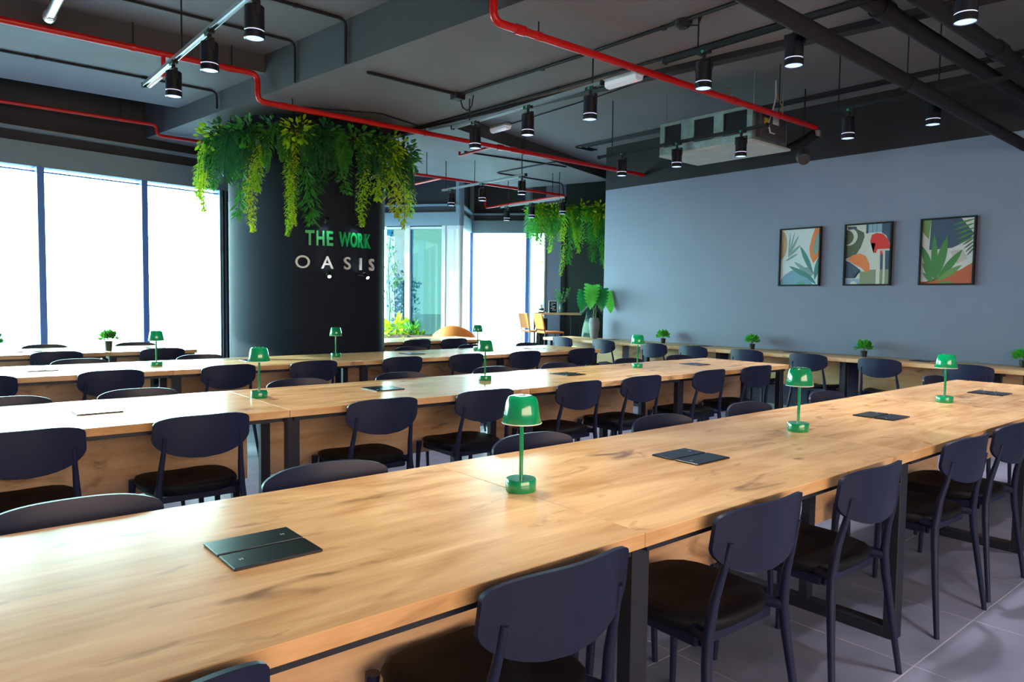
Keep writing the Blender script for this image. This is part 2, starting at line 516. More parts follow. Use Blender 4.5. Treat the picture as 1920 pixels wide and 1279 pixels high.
for nm_, c_ in (('trim_3', A1), ('trim_4', A2), ('trim_5', A3), ('trim_6', A0)):
    o = struct(nm_, lathe(bmesh.new(), [(0, 0), (.075, 0), (.075, HB0), (0, HB0)], 16), WHITEW)
    o.location = (c_[0] + .03, c_[1] + .05, 0)
    q = obj('upper_post', lathe(bmesh.new(), [(0, HB0), (.085, HB0), (.085, 3.85), (0, 3.85)], 16), HEADER, o)
# sky portals for the window openings (daylight sampling)
def portal(p, q, z0, z1):
    P0, Q0 = Vector(p), Vector(q)
    d = (Q0 - P0); L = d.length; d.normalize(); n = Vector((-d.y, d.x))
    ld = bpy.data.lights.new('daylight_portal', 'AREA'); ld.shape = 'RECTANGLE'; ld.size = L; ld.size_y = z1 - z0
    ld.cycles.is_portal = True
    o = bpy.data.objects.new('daylight_portal', ld); COL.objects.link(o)
    c = (P0 + Q0) / 2 + n * .2
    o.location = (c.x, c.y, (z0 + z1) / 2)
    o.rotation_euler = Vector((-n.x, -n.y, 0)).to_track_quat('-Z', 'Z').to_euler()
    return o
portal(PL, QL, .1, HB0)
portal(A0, A1, .1, HB0)
portal(A2, A3, .1, HB0)
portal(HP, HQ, .1, HB0)
portal((3.4, -3.0), (-2.6, -3.0), .9, 2.6)

# outside ground
gm = mat('pavement', (.5, .52, .52), .8, noise=.1)
og = obj('outside_ground', B(-30, 40, 9.2, 60, -.5, -.2), gm)
og['kind'] = 'structure'

# ------------------------------------------------------------------ columns
CC = (3.594, 7.923); CR = .86
def column(name, c, r, m):
    o = struct(name, lathe(bmesh.new(), [(0, 0), (r, 0), (r, HC), (0, HC)], 96), m, smooth=True)
    o.location = (c[0], c[1], 0)
    return o
col1 = column('column', CC, CR, COLM)
col1['label'] = 'thick round charcoal column carrying the lettering'

# ------------------------------------------------------------------ tables
def long_table(name, label, xs, y0, y1, group, z=.75, th=.036, panel=True, leg_x=None):
    t = thing(name, label, 'table', (0, 0, 0), 0, group)
    cy = (y0 + y1) / 2
    cache = {}
    for a, b in zip(xs, xs[1:]):
        L = b - a
        key = round(L, 3)
        if key not in cache:
            top = finish(B(.001, L - .001, y0 - cy, y1 - cy, -th, 0, bev=.0015, seg=1), 'tabletop', OAK, False)
            pan = finish(B(.05, L - .05, -.009, .009, -.415, -th - .02), 'modesty_panel', OAKP, False)
            ral = finish(B(.03, L - .03, -.012, .012, -th - .02, -th), 'rail', STEEL, False)
            cache[key] = (top, pan, ral)
        top, pan, ral = cache[key]
        objm('tabletop', top, t, (a, cy, z))
        if panel: objm('modesty_panel', pan, t, (a, cy, z))
        objm('rail', ral, t, (a, y0 + .03, z))
        objm('rail', ral, t, (a, y1 - .03, z))
    hz = z - th
    bm = bmesh.new()
    d0, d1 = y0 - cy + .04, y1 - cy - .04
    w2 = .032
    box(bm, -w2, w2, d0, d0 + .045, 0.0, hz, bev=.002, seg=1)
    box(bm, -w2, w2, d1 - .045, d1, 0.0, hz, bev=.002, seg=1)
    box(bm, -w2, w2, d0 + .045, d1 - .045, 0.0, .045, bev=.002, seg=1)
    box(bm, -w2, w2, d0 + .045, d1 - .045, hz - .035, hz, bev=.002, seg=1)
    fr = finish(bm, 'leg_frame', STEEL, False)
    bm = bmesh.new(); box(bm, -.025, .025, -.045, -.01, .045, hz - .035)
    post = finish(bm, 'centre_post', STEEL, False)
    ex = leg_x or ([xs[0] + .06] + [x + .035 for x in xs[1:-1]] + [xs[-1] - .045])
    for x in ex:
        objm('leg_frame', fr, t, (x, cy, 0))
        objm('centre_post', post, t, (x, cy, 0))
    return t

TG = 'long oak work tables'
T1X = [-.22, 1.34, 2.90, 4.46, 6.02]
T2X = [-.13, 1.43, 2.99, 4.55, 6.11]
T3X = [-.05, 1.51, 3.07, 4.63, 6.09]
long_table('work_table', 'long oak work table in the foreground with three green lamps', T1X, 1.088, 1.98, TG)
long_table('work_table', 'second long oak work table from the front', T2X, 3.37, 4.27, TG)
long_table('work_table', 'third long oak work table, in front of the column', T3X, 5.66, 6.56, TG)
long_table('work_table', 'oak work table in the left corner beside the big windows', [-.06, 1.5, 2.3], 7.74, 8.62, TG)
long_table('work_table', 'short oak work table between the column and the orange armchair', [4.47, 6.27], 7.92, 8.75, TG)

# wall counter
ct = thing('wall_counter', 'narrow oak counter running along the grey blue wall', 'counter', (0, 0, 0))
CX0, CX1, CZ = 7.37, 7.955, .75
ys = [8.03, 6.55, 5.0, 3.45, 1.9, .35]
for a, b in zip(ys[1:], ys):
    objm('worktop', finish(B(CX0, CX1, .001, b - a - .001, CZ - .04, CZ, bev=.002, seg=1), 'worktop', OAKY, False), ct, (0, a, 0))
    objm('front_panel', finish(B(7.55, 7.57, .06, b - a - .06, .40, CZ - .04), 'front_panel', OAKY, False), ct, (0, a, 0))
bm = bmesh.new()
box(bm, 7.42, 7.475, -.03, .03, 0, CZ - .04, bev=.002, seg=1)
box(bm, 7.475, 7.90, -.03, .03, CZ - .075, CZ - .04, bev=.002, seg=1)
box(bm, 7.86, 7.91, -.03, .03, 0, CZ - .075, bev=.002, seg=1)
box(bm, 7.475, 7.86, -.03, .03, 0, .045, bev=.002, seg=1)
cf = finish(bm, 'leg_frame', STEEL, False)
for y in (7.95, 6.10, 5.0, 3.5, 2.12, .5):
    objm('leg_frame', cf, ct, (0, y, 0))

# ------------------------------------------------------------------ chairs
CHT = .782
def make_chair():
    t = thing('chair', 'x', 'chair')
    # backrest
    bm = bmesh.new()
    nu, nv = 16, 20
    z0, zw, z1, W = .592, .682, CHT, .208
    def halfw(z):
        if z < zw:
            s = (zw - z) / (zw - z0)
            return W * max(0.0, 1 - s ** 2.0) ** .5
        s = (z - zw) / (z1 - zw)
        return W * (1 - .985 * max(0, (s - .62) / .38) ** 3.2 * .30 - .02 * s)
    fr, bk = [], []
    for j in range(nv + 1):
        tt = j / nv
        z = z0 + (z1 - z0) * (.55 * (.5 - .5 * math.cos(PI * tt)) + .45 * tt)
        hw = max(halfw(z), .004)
        r0, r1 = [], []
        for i in range(nu + 1):
            u = -1 + 2 * i / nu
            x = u * hw
            y = -.252 + .052 * (x / W) ** 2 - (z - z0) * .10
            zz = z
            if z > zw: zz = z - .006 * abs(u) ** 4
            r0.append(bm.verts.new((x, y + .006, zz))); r1.append(bm.verts.new((x, y - .006, zz)))
        fr.append(r0); bk.append(r1)
    for j in range(nv):
        for i in range(nu):
            bm.faces.new((fr[j][i], fr[j][i + 1], fr[j + 1][i + 1], fr[j + 1][i]))
            bm.faces.new((bk[j][i], bk[j + 1][i], bk[j + 1][i + 1], bk[j][i + 1]))
    for j in range(nv):
        bm.faces.new((fr[j][0], fr[j + 1][0], bk[j + 1][0], bk[j][0]))
        bm.faces.new((fr[j][nu], bk[j][nu], bk[j + 1][nu], fr[j + 1][nu]))
    for i in range(nu):
        bm.faces.new((fr[0][i], bk[0][i], bk[0][i + 1], fr[0][i + 1]))
        bm.faces.new((fr[nv][i], fr[nv][i + 1], bk[nv][i + 1], bk[nv][i]))
    obj('backrest', bm, PLASTIC, t, smooth=True)
    # seat: rounded square, slightly dished, with a skirt
    bm = bmesh.new(); n = 28
    def ring(k, z, dish=0):
        out = []
        for i in range(n):
            a = 2 * PI * i / n
            c, s = math.cos(a), math.sin(a)
            p = 3.4
            q = (abs(c) ** p + abs(s) ** p) ** (-1 / p)
            wx = .212 - .018 * max(0, -s)
            x = c * q * wx * k; y = .025 + s * q * .212 * k
            out.append(bm.verts.new((x, y, z + dish * (1 - k * k) * 0 + (.012 * (s if s > 0 else 0) ** 4 * -1))))
        return out
    rings = [ring(.90, .412), ring(.97, .425), ring(1.0, .440), ring(.985, .452), ring(.93, .457), ring(.6, .447), ring(.25, .443)]
    for a, b in zip(rings, rings[1:]):
        for i in range(n): bm.faces.new((a[i], a[(i + 1) % n], b[(i + 1) % n], b[i]))
    bm.faces.new(rings[0][::-1]); bm.faces.new(rings[-1])
    obj('seat', bm, SEATM, t, smooth='all')
    # seat frame under the seat
    bm = bmesh.new()
    for s in (-1, 1):
        box(bm, s * .165 - .012, s * .165 + .012, -.15, .19, .385, .418, bev=.005, seg=1)
    box(bm, -.165, .165, .165, .189, .385, .418, bev=.005, seg=1)
    box(bm, -.165, .165, -.162, -.138, .385, .418, bev=.005, seg=1)
    obj('seat_frame', bm, PLASTIC, t)
    for s in (-1, 1):
        bm = bmesh.new()
        tube(bm, [(s * .232, -.236, 0), (s * .208, -.212, .20), (s * .188, -.194, .36), (s * .180, -.190, .43), (s * .172, -.201, .53), (s * .165, -.221, .615), (s * .161, -.236, .69)],
             [.0100, .0120, .0148, .0155, .0128, .0105, .0085], 10)
        obj('rear_leg', bm, PLASTIC, t, smooth=True)
        bm = bmesh.new()
        tube(bm, [(s * .192, .205, .425), (s * .196, .210, .36), (s * .208, .222, 0)], [.0185, .0150, .0105], 10)
        obj('front_leg', bm, PLASTIC, t, smooth=True)
        bm = bmesh.new()
        tube(bm, [(s * .178, -.188, .428), (s * .160, -.135, .428)], [.017, .020], 8)
        obj('bracket', bm, PLASTIC, t, smooth=True)
    return t

CHAIR = make_chair(); chair_used = [False]
ORD = ['leftmost', 'second', 'third', 'fourth', 'fifth', 'sixth', 'seventh', 'eighth', 'ninth', 'tenth', 'eleventh', 'twelfth', 'thirteenth', 'fourteenth', 'fifteenth', 'sixteenth', 'seventeenth', 'eighteenth', 'nineteenth']
def put_chair(x, y, rz, label, group):
    if not chair_used[0]:
        chair_used[0] = True
        CHAIR.location = (x, y, 0); CHAIR.rotation_euler = (0, 0, rz)
        CHAIR['label'] = label; CHAIR['group'] = group
        return CHAIR
    return dup(CHAIR, (x, y, 0), rz, label, group)

def chair_row(xs, yedge, near, where, rots=None):
    for k, x in enumerate(xs):
        o = ORD[k] if k == 0 else ORD[k] + ' from left'
        a = (rots[k] if rots else rnd.uniform(-.03, .03))
        if near:
            put_chair(x, yedge + .185, a, 'navy plastic chair, %s on the near side of the %s' % (o, where), 'navy plastic chairs')
        else:
            put_chair(x, yedge - .185, PI + a, 'navy plastic chair, %s on the far side of the %s' % (o, where), 'navy plastic chairs')
chair_row([.20, 1.01, 1.763, 2.437, 3.30, 3.86], 1.070, True, 'front table', [0, 0, -.02, -.03, -.05, -.02])
chair_row([.309, .985, 1.843, 2.622, 3.341, 4.162, 5.80], 2.015, False, 'front table')
chair_row([.345, 1.003, 1.918, 2.60, 3.372, 4.005, 4.813, 5.498], 3.345, True, 'second table', [0, 0, -.02, -.03, 0, -.03, 0, -.06])
chair_row([.37, .977, 1.898, 2.65, 3.476, 4.171, 5.06, 5.793], 4.31, False, 'second table')
chair_row([.35, 1.092, 1.888, 2.585, 3.435, 4.141, 4.904, 5.729], 5.635, True, 'third table')
chair_row([1.07, 1.996, 4.165, 4.99, 5.85], 6.60, False, 'third table')
chair_row([1.064, 1.953], 7.715, True, 'window corner table')
chair_row([1.098, 1.937], 8.66, False, 'window corner table')
chair_row([5.03, 5.62], 7.895, True, 'short column table')
for k, y in enumerate([7.50, 6.70, 5.85, 5.25, 4.52, 3.80, 3.07, 2.30]):
    o = ORD[k] if k == 0 else ORD[k] + ' from left'
    put_chair(7.37 + .165 - .05, y, -PI / 2 + rnd.uniform(-.04, .04), 'navy plastic chair, %s, facing the wall counter' % o, 'navy plastic chairs')

# ------------------------------------------------------------------ table lamps
def make_lamp():
    t = thing('table_lamp', 'x', 'lamp')
    obj('base', lathe(bmesh.new(), [(0, 0), (.0435, 0), (.0445, .002), (.0445, .033), (.0425, .036), (.012, .036), (0, .036)], 36), GREEN, t, smooth=True)
    obj('pole', tube(bmesh.new(), [(0, 0, .034), (0, 0, .262)], .0062, 12), GREEN, t, smooth=True)
    bm = bmesh.new()
    lathe(bm, [(.0565, .198), (.0575, .200), (.0455, .262), (.040, .272), (.030, .276), (.014, .2755), (0, .274)], 40)
    sh = obj('lamp_shade', bm, GREEN, t, smooth=True)
    obj('shade_lining', lathe(bmesh.new(), [(.0560, .1985), (.0445, .260), (0, .266)], 40), GREENIN, sh, smooth=True)
    bm = bmesh.new()
    R0 = .0572
    prof = [(R0, .1965), (R0 + .0012, .199), (R0 - .0012, .2005), (R0 - .0015, .197)]
    lathe(bm, prof + [prof[0]], 40)
    obj('rim', bm, RIMW, sh, smooth=True)
    bm = bmesh.new()
    for k in range(6):
        a = 2 * PI * k / 6
        lathe(bm, [(.0018, .2752), (.0018, .2762), (0, .2762)], 8, .022 * math.cos(a), .022 * math.sin(a))
    obj('vent_studs', bm, RIMW, sh)
    return t
LAMP = make_lamp(); lu = [False]
def put_lamp(x, y, label, s=1.0):
    if not lu[0]:
        lu[0] = True; o = LAMP; o.location = (x, y, .75); o['label'] = label; o['group'] = 'green table lamps'
    else:
        o = dup(LAMP, (x, y, .75), 0, label, 'green table lamps')
    return o
put_lamp(1.356, 1.562, 'green mushroom lamp on the front table, nearest the viewer')
put_lamp(2.96, 1.58, 'green mushroom lamp, second along the front table')
put_lamp(4.54, 1.55, 'green mushroom lamp, third along the front table near grey wall')
put_lamp(1.476, 3.89, 'green mushroom lamp, leftmost on the second table')
put_lamp(3.03, 3.88, 'green mushroom lamp, middle one on the second table')
put_lamp(4.68, 3.93, 'green mushroom lamp, rightmost on the second table')
put_lamp(1.50, 6.08, 'green mushroom lamp on third table, in front of left window')
put_lamp(3.07, 6.19, 'green mushroom lamp on third table, in front of the column')
put_lamp(4.78, 6.26, 'green mushroom lamp on third table, right of the column')

# ------------------------------------------------------------------ power boxes
def make_power():
    t = thing('power_box', 'x', 'power box')
    for s in (-1, 1):
        c = obj('cover', B(-.095, .095, s * .051 - .047, s * .051 + .047, 0, .006, bev=.0015, seg=1), BLACKG, t)
        bm = bmesh.new()
        cx, cy = s * .065, s * .051
        for a in (-.5, .5):
            box(bm, cx + a * .006 - .001, cx + a * .006 + .001, cy - .005, cy + .005, .0060, .0064)
        box(bm, cx - .003, cx + .003, cy - .0008, cy + .0008, .0060, .0064)
        obj('logo', bm, CHROME, c)
    return t
PB = make_power(); pu = [False]
def put_power(x, y, label, rz=0.0, z=.75):
    if not pu[0]:
        pu[0] = True; o = PB; o.location = (x, y, z); o.rotation_euler = (0, 0, rz); o['label'] = label; o['group'] = 'flush power boxes'
    else:
        dup(PB, (x, y, z), rz, label, 'flush power boxes')
for k, x in enumerate((.588, 2.13, 3.68, 5.25)):
    put_power(x, 1.535, 'black twin flap power box, %s on the front table' % (ORD[k] if k == 0 else ORD[k] + ' from left'))
for k, x in enumerate((.685, 2.22, 3.79, 5.37)):
    put_power(x, 3.85, 'black twin flap power box, %s on the second table' % (ORD[k] if k == 0 else ORD[k] + ' from left'))
for k, x in enumerate((.75, 2.29, 3.88, 5.5)):
    put_power(x, 6.15, 'black twin flap power box, %s on the third table' % (ORD[k] if k == 0 else ORD[k] + ' from left'))
for k, x in enumerate((.9, 2.0)):
    put_power(x, 8.2, 'black twin flap power box, %s on the window corner table' % ORD[k])
put_power(5.4, 8.33, 'black twin flap power box on short table by the column')
for k, y in enumerate((7.0, 5.45, 4.2, 2.85)):
    put_power(7.74, y, 'black twin flap power box, %s on the wall counter' % (ORD[k] if k == 0 else ORD[k] + ' from left'), PI / 2)
# ------------------------------------------------------------------ foliage helpers
def leaf(bm, base, d, up_, L, Wd, fold=.15, seg=2, droop=.0):
    """a pointed leaf from base along d"""
    d = Vector(d).normalized(); side = d.cross(Vector(up_))
    if side.length < 1e-4: side = d.cross(Vector((1, .3, .2)))
    side.normalize(); nrm = side.cross(d).normalized()
    prof = [0.0, 1.0, .0] if seg == 2 else ([0.0, .8, .95, .55, .0] if seg == 4 else [0.0, .75, .85, 0.0])
    n = len(prof)
    mid, lf, rg = [], [], []
    for i, w_ in enumerate(prof):
        t = i / (n - 1)
        c = Vector(base) + d * (L * t) + Vector((0, 0, -droop * L * t * t))
        mid.append(bm.verts.new(c))
        if 0 < i < n - 1:
            lf.append(bm.verts.new(c + side * (Wd * .5 * w_) + nrm * (fold * Wd * .5)))
            rg.append(bm.verts.new(c - side * (Wd * .5 * w_) + nrm * (fold * Wd * .5)))
    for S in (lf, rg):
        bm.faces.new((mid[0], S[0], mid[1]) if S is rg else (mid[0], mid[1], S[0]))
        for i in range(len(S) - 1):
            bm.faces.new((mid[i + 1], S[i], S[i + 1], mid[i + 2]) if S is rg else (mid[i + 1], mid[i + 2], S[i + 1], S[i]))
        bm.faces.new((mid[n - 2], S[-1], mid[n - 1]) if S is rg else (mid[n - 2], mid[n - 1], S[-1]))

def rvec(r): return Vector((r.uniform(-1, 1), r.uniform(-1, 1), r.uniform(-1, 1)))

def hang_vine(parent_name, label, cat, origin, outdir, L, m, width=.05, lsize=(.028, .012), dens=170, seed=1, sway=.05, group=None, out0=.10, seg=2):
    r = random.Random(seed)
    t = thing(parent_name, label, cat, origin, 0, group)
    n = 10
    od = Vector((outdir[0], outdir[1], 0)).normalized(); tg = Vector((-od.y, od.x, 0))
    ph = r.uniform(0, 6)
    pts = []
    for k in range(n + 1):
        s = k / n
        pts.append(od * (out0 * (1 - (1 - s) ** 3)) + tg * (sway * math.sin(ph + s * 4) * s) + Vector((0, 0, .05 * math.sin(PI * min(1, s * 3)) - L * s)))
    bm = bmesh.new(); tube(bm, pts, [.0035] * (n + 1), 5)
    obj('stem', bm, STEMM, t)
    bm = bmesh.new()
    cnt = int(dens * L)
    for i in range(cnt):
        s = (i + r.random()) / cnt
        f = s * n; k = min(n - 1, int(f)); p = pts[k].lerp(pts[k + 1], f - k)
        a = r.uniform(0, 2 * PI)
        wd = width * (1.0 if s < .75 else (1 - s) / .25 * .8 + .2)
        rad = Vector((math.cos(a), math.sin(a), r.uniform(-.9, .1)))
        base = p + Vector((rad.x, rad.y, 0)) * wd * r.uniform(0, .7)
        leaf(bm, base, rad + Vector((0, 0, -.5)), (r.uniform(-.3, .3), r.uniform(-.3, .3), 1), lsize[0] * r.uniform(.7, 1.3), lsize[1] * r.uniform(.7, 1.3), seg=seg)
    obj('foliage', bm, m, t)
    return t

def frond(bm, pts, L0, Wd, n, r, up_=(0, 0, 1), ang=.9, droop=.2):
    """pinnate frond along polyline: leaflets on both sides"""
    for i in range(n):
        s = (i + .5) / n
        f = s * (len(pts) - 1); k = min(len(pts) - 2, int(f)); p = pts[k].lerp(pts[k + 1], f - k)
        d = (pts[k + 1] - pts[k]).normalized()
        side = d.cross(Vector(up_)); 
        if side.length < 1e-3: side = Vector((1, 0, 0))
        side.normalize()
        ll = L0 * (math.sin(PI * min(1, .12 + s * .88)) ** .6 + .08)
        for sg in (-1, 1):
            dd = (d * math.cos(ang) + side * sg * math.sin(ang) + Vector((0, 0, -droop * r.uniform(.5, 1.3)))).normalized()
            leaf(bm, p, dd, up_, ll * r.uniform(.85, 1.1), Wd, seg=2, droop=.15)

def hang_fern(label, origin, outdir, m, seed, nf=6, L=.5, ll=.10, wd=.016, group=None, name='hanging_fern', spread=1.1, ang=.75, nl=22):
    r = random.Random(seed)
    t = thing(name, label, 'fern', origin, 0, group)
    od = Vector((outdir[0], outdir[1], 0)).normalized(); tg = Vector((-od.y, od.x, 0))
    for q in range(nf):
        a = r.uniform(-spread, spread)
        hd = (od * math.cos(a) + tg * math.sin(a))
        l = L * r.uniform(.7, 1.15); n = 8
        pts = []
        for k in range(n + 1):
            s = k / n
            pts.append(hd * (l * .42 * (1 - (1 - s) ** 2)) + Vector((0, 0, l * (.22 * math.sin(PI * min(1, s * 1.6)) * r.uniform(.7, 1) - .9 * s ** 1.6))))
        bm = bmesh.new()
        tube(bm, pts, [.003] * (n + 1), 4)
        frond(bm, pts, ll, wd, nl, r, (hd.x * .8, hd.y * .8, .6), ang)
        obj('frond', bm, m, t)
    return t

def bush_clump(name, label, cat, origin, outdir, m, seed, R=.16, n=160, ls=(.06, .034), group=None, squash=.9):
    r = random.Random(seed)
    t = thing(name, label, cat, origin, 0, group)
    od = Vector((outdir[0], outdir[1], 0)).normalized() if outdir else Vector((0, 0, 1))
    bm = bmesh.new(); st_ = bmesh.new()
    for i in range(n):
        d = rvec(r).normalized()
        p = Vector((d.x * R, d.y * R, d.z * R * squash)) * (r.random() ** .5)
        p += od * R * .5 if outdir else Vector((0, 0, R * .8))
        leaf(bm, p, d + Vector((0, 0, -.35 if outdir else .2)), rvec(r) + Vector((0, 0, 1)), ls[0] * r.uniform(.6, 1.3), ls[1] * r.uniform(.7, 1.2), seg=3)
        if i % 12 == 0: tube(st_, [(0, 0, 0), p * .5, p], [.003, .0025, .0015], 4)
    obj('stem', st_, STEMM, t)
    obj('foliage', bm, m, t)
    return t

# ------------------------------------------------------------------ ring planter round the column
RPZ = 2.94
rp = thing('ring_planter', 'dark ring planter hung round the top of the column', 'planter', (CC[0], CC[1], RPZ))
bm = bmesh.new()
lathe(bm, [(CR + .02, -.06), (CR + .20, -.06), (CR + .20, .06), (CR + .18, .06), (CR + .18, -.04), (CR + .02, -.04), (CR + .02, -.06)], 72)
obj('trough', bm, BLACKM, rp, smooth=True)
bm = bmesh.new(); lathe(bm, [(CR + .021, .0), (CR + .179, .0), (CR + .179, .02), (CR + .021, .02), (CR + .021, .0)], 72)
obj('soil', bm, SOIL, rp)
for k in range(8):
    a = 2 * PI * k / 8 + .2
    bm = tube(bmesh.new(), [((CR + .1) * math.cos(a), (CR + .1) * math.sin(a), .02), ((CR + .1) * math.cos(a), (CR + .1) * math.sin(a), HC - RPZ)], .006, 6)
    obj('hanger', bm, BLACKM, rp)
GV = 'greenery hanging round the column'
def ring_pt(deg, r, z):
    a = math.radians(deg)
    return (CC[0] + r * math.cos(a), CC[1] + r * math.sin(a), z), (math.cos(a), math.sin(a))
def px_deg(px):
    """column angle that a pixel column sees at the planter radius"""
    x = (px - 960) / F_PX
    d = Vector((fwd.x + rt.x * x - up.x * (-.28), fwd.y + rt.y * x - up.y * (-.28)))
    R_ = CR + .2
    c = Vector(CC); a_ = d.dot(d); b_ = -2 * d.dot(c); c_ = c.dot(c) - R_ * R_
    D = b_ * b_ - 4 * a_ * c_
    if D < 0: 
        s = -b_ / (2 * a_)
    else: s = (-b_ - math.sqrt(D)) / (2 * a_)
    p = d * s - c
    return math.degrees(math.atan2(p.y, p.x))
vines = [(378, .62, L_LIME, .05, (.035, .016), 'pale lime'), (398, .78, L_YEL, .06, (.03, .014), 'yellow green'), (412, .55, L_MID, .06, (.05, .02), 'mid green'),
         (462, .88, L_MID, .06, (.075, .016), 'narrow leaved green'), (482, 1.02, L_YEL, .055, (.026, .012), 'long yellow green'), (496, .62, L_LIME, .05, (.035, .016), 'short lime'),
         (541, 1.06, L_LIME, .045, (.024, .011), 'longest lime'), (556, .95, L_YEL, .045, (.024, .011), 'long thin yellow'), (578, .92, L_MID, .075, (.085, .018), 'willow leaved'),
         (604, .62, L_DEEP, .06, (.05, .024), 'short deep green'), (640, .60, L_MID, .07, (.05, .028), 'ivy leaved'), (676, .92, L_LIME, .06, (.026, .012), 'broad lime'),
         (700, .62, L_LIME, .08, (.05, .028), 'bushy lime'), (728, .78, L_YEL, .09, (.05, .024), 'bushy yellow'), (744, .88, L_YEL, .06, (.04, .018), 'outer yellow'), (758, .7, L_LIME, .05, (.05, .018), 'rightmost lime')]
for k, (px, Lv, m, wd, ls, nm) in enumerate(vines):
    dg = px_deg(px)
    (o_, od) = ring_pt(dg, CR + .17, RPZ + .03)
    hang_vine('trailing_vine', '%s trailing vine hanging from the column planter' % nm, 'vine', o_, od, Lv, m, wd * 1.8, (ls[0] * 1.2, ls[1] * 1.3), 900 if ls[0] < .04 else 300, 40 + k, .05, GV, .12)
k = 0
def nth(i): return ORD[i] if i == 0 else ORD[i] + ' from left'
for ii, dg in enumerate(range(-180, 30, 12)):
    (o_, od) = ring_pt(dg + rnd.uniform(-4, 4), CR + .14, RPZ + .03)
    m = [L_DEEP, L_MID, L_DEEP][k % 3]
    hang_fern('leafy green fern, %s in the ring planter round the column' % nth(ii), o_, od, m, 100 + k, 7, .46, .085, .018, GV)
    k += 1
for ii, dg in enumerate(range(-176, 30, 14)):
    (o_, od) = ring_pt(dg + rnd.uniform(-4, 4), CR + .16, RPZ - .02)
    m = [L_MID, L_DEEP, L_LIME, L_DEEP][k % 4]
    bush_clump('trailing_ivy', 'tuft of broad ivy leaves, %s in the column ring planter' % nth(ii), 'ivy', o_, od, m, 200 + k, .17, 120, (.07, .045), GV)
    k += 1
# big palm leaf on the left side
(o_, od) = ring_pt(px_deg(452), CR + .18, RPZ)
t = thing('palm_leaf', 'large dark green palm frond drooping on left of column', 'palm', o_, 0, GV)
r = random.Random(5)
pts = []
od3 = Vector((od[0], od[1], 0)); tg3 = Vector((-od[1], od[0], 0))
for q in range(9):
    s = q / 8
    pts.append(od3 * (.30 * (1 - (1 - s) ** 2)) + tg3 * (.05 * s) + Vector((0, 0, .10 * math.sin(PI * s) - .52 * s ** 1.4)))
bm = bmesh.new(); tube(bm, pts, .005, 5)
obj('rachis', bm, L_DEEP, t)
bm = bmesh.new(); frond(bm, pts, .30, .028, 24, r, (od[0] * .7, od[1] * .7, .7), .8, .25)
obj('leaflets', bm, L_DEEP, t)

# ------------------------------------------------------------------ lettering on the column
sg = thing('wall_sign', 'raised sign letters THE WORK OASIS on the round column', 'sign', (CC[0], CC[1], 1.6))
def letter(ch, deg, z, h, wscale, bold, m, nm, depth=.012):
    cu = bpy.data.curves.new('letter', 'FONT')
    cu.body = ch; cu.size = h / .70; cu.extrude = depth; cu.offset = bold
    cu.align_x = 'CENTER'
    to = bpy.data.objects.new('letter_tmp', cu); COL.objects.link(to)
    dg = bpy.context.evaluated_depsgraph_get()
    me = bpy.data.meshes.new_from_object(to.evaluated_get(dg))
    bpy.data.objects.remove(to); bpy.data.curves.remove(cu)
    me.materials.clear(); me.materials.append(m)
    for v in me.vertices: v.co.x *= wscale
    o = bpy.data.objects.new('letter', me); COL.objects.link(o)
    o.parent = sg
    a = math.radians(deg)
    R_ = CR + depth + .012
    o.location = (R_ * math.cos(a), R_ * math.sin(a), z - 1.6)
    o.rotation_euler = (PI / 2, 0, a + PI / 2)
    return o
def sdeg(px):
    x = (px - 960) / F_PX
    d = Vector((fwd.x + rt.x * x + up.x * .13, fwd.y + rt.y * x + up.y * .13))
    c = Vector(CC); a_ = d.dot(d); b_ = -2 * d.dot(c); c_ = c.dot(c) - (CR + .02) ** 2
    s = (-b_ - math.sqrt(max(0, b_ * b_ - 4 * a_ * c_))) / (2 * a_)
    p = d * s - c
    return math.degrees(math.atan2(p.y, p.x))
for ch, px, ws in (('T', 581, .72), ('H', 600.5, .62), ('E', 617.5, .72), ('W', 645.5, .56), ('O', 662, .50), ('R', 674, .58), ('K', 687, .62)):
    letter(ch, sdeg(px), 1.845, .145, ws, .006, SIGNG, ch)
for ch, px, ws in (('O', 567.5, 1.05), ('A', 613.5, 1.0), ('S', 650.5, 1.0), ('I', 675.5, 1.0), ('S', 696, 1.0)):
    letter(ch, sdeg(px), 1.602, .130, ws, .001, SIGNW, ch)

# little picture lights above and below the letters
def picture_light(px, z, aim_up, label):
    dg = math.radians(sdeg(px))
    t = thing('sign_light', label, 'spotlight', (CC[0] + CR * math.cos(dg), CC[1] + CR * math.sin(dg), z), dg, 'little spotlights on the sign')
    s = 1 if aim_up else -1
    obj('mount', lathe(bmesh.new(), [(0, -.02), (.018, -.02), (.018, .02), (0, .02)], 12), BLACKM, t, loc=(.012, 0, 0))
    obj('arm', tube(bmesh.new(), elbow([(.01, 0, 0), (.13, 0, -.01 * s), (.14, 0, 0)], .02), .005, 8), CHROME, t)
    ax = Vector((-.75, 0, .66 * s)).normalized()
    c = Vector((.15, 0, 0))
    obj('head', tube(bmesh.new(), [c - ax * .045, c + ax * .02], [.022, .022], 14), BLACKM, t)
    obj('lens', tube(bmesh.new(), [c + ax * .0195, c + ax * .023], .0185, 14), LENSB, t)
    if aim_up: obj('lens', tube(bmesh.new(), [c - ax * .0445, c - ax * .050], .0175, 14), LENSB, t)
    ld = bpy.data.lights.new('sign_spot', 'SPOT'); ld.energy = .45 if aim_up else 1.1; ld.color = (.75, .88, 1); ld.spot_size = math.radians(80); ld.spot_blend = .6; ld.shadow_soft_size = .02
    lo = bpy.data.objects.new('sign_spot', ld); COL.objects.link(lo); lo.parent = t
    lo.location = c + ax * .03
    lo.rotation_euler = ax.to_track_quat('-Z', 'Y').to_euler()
    return t
LENSB = mat('sign_lens', (.9, .92, 1), .3, emit=(.85, .9, 1.0), es=6.0)
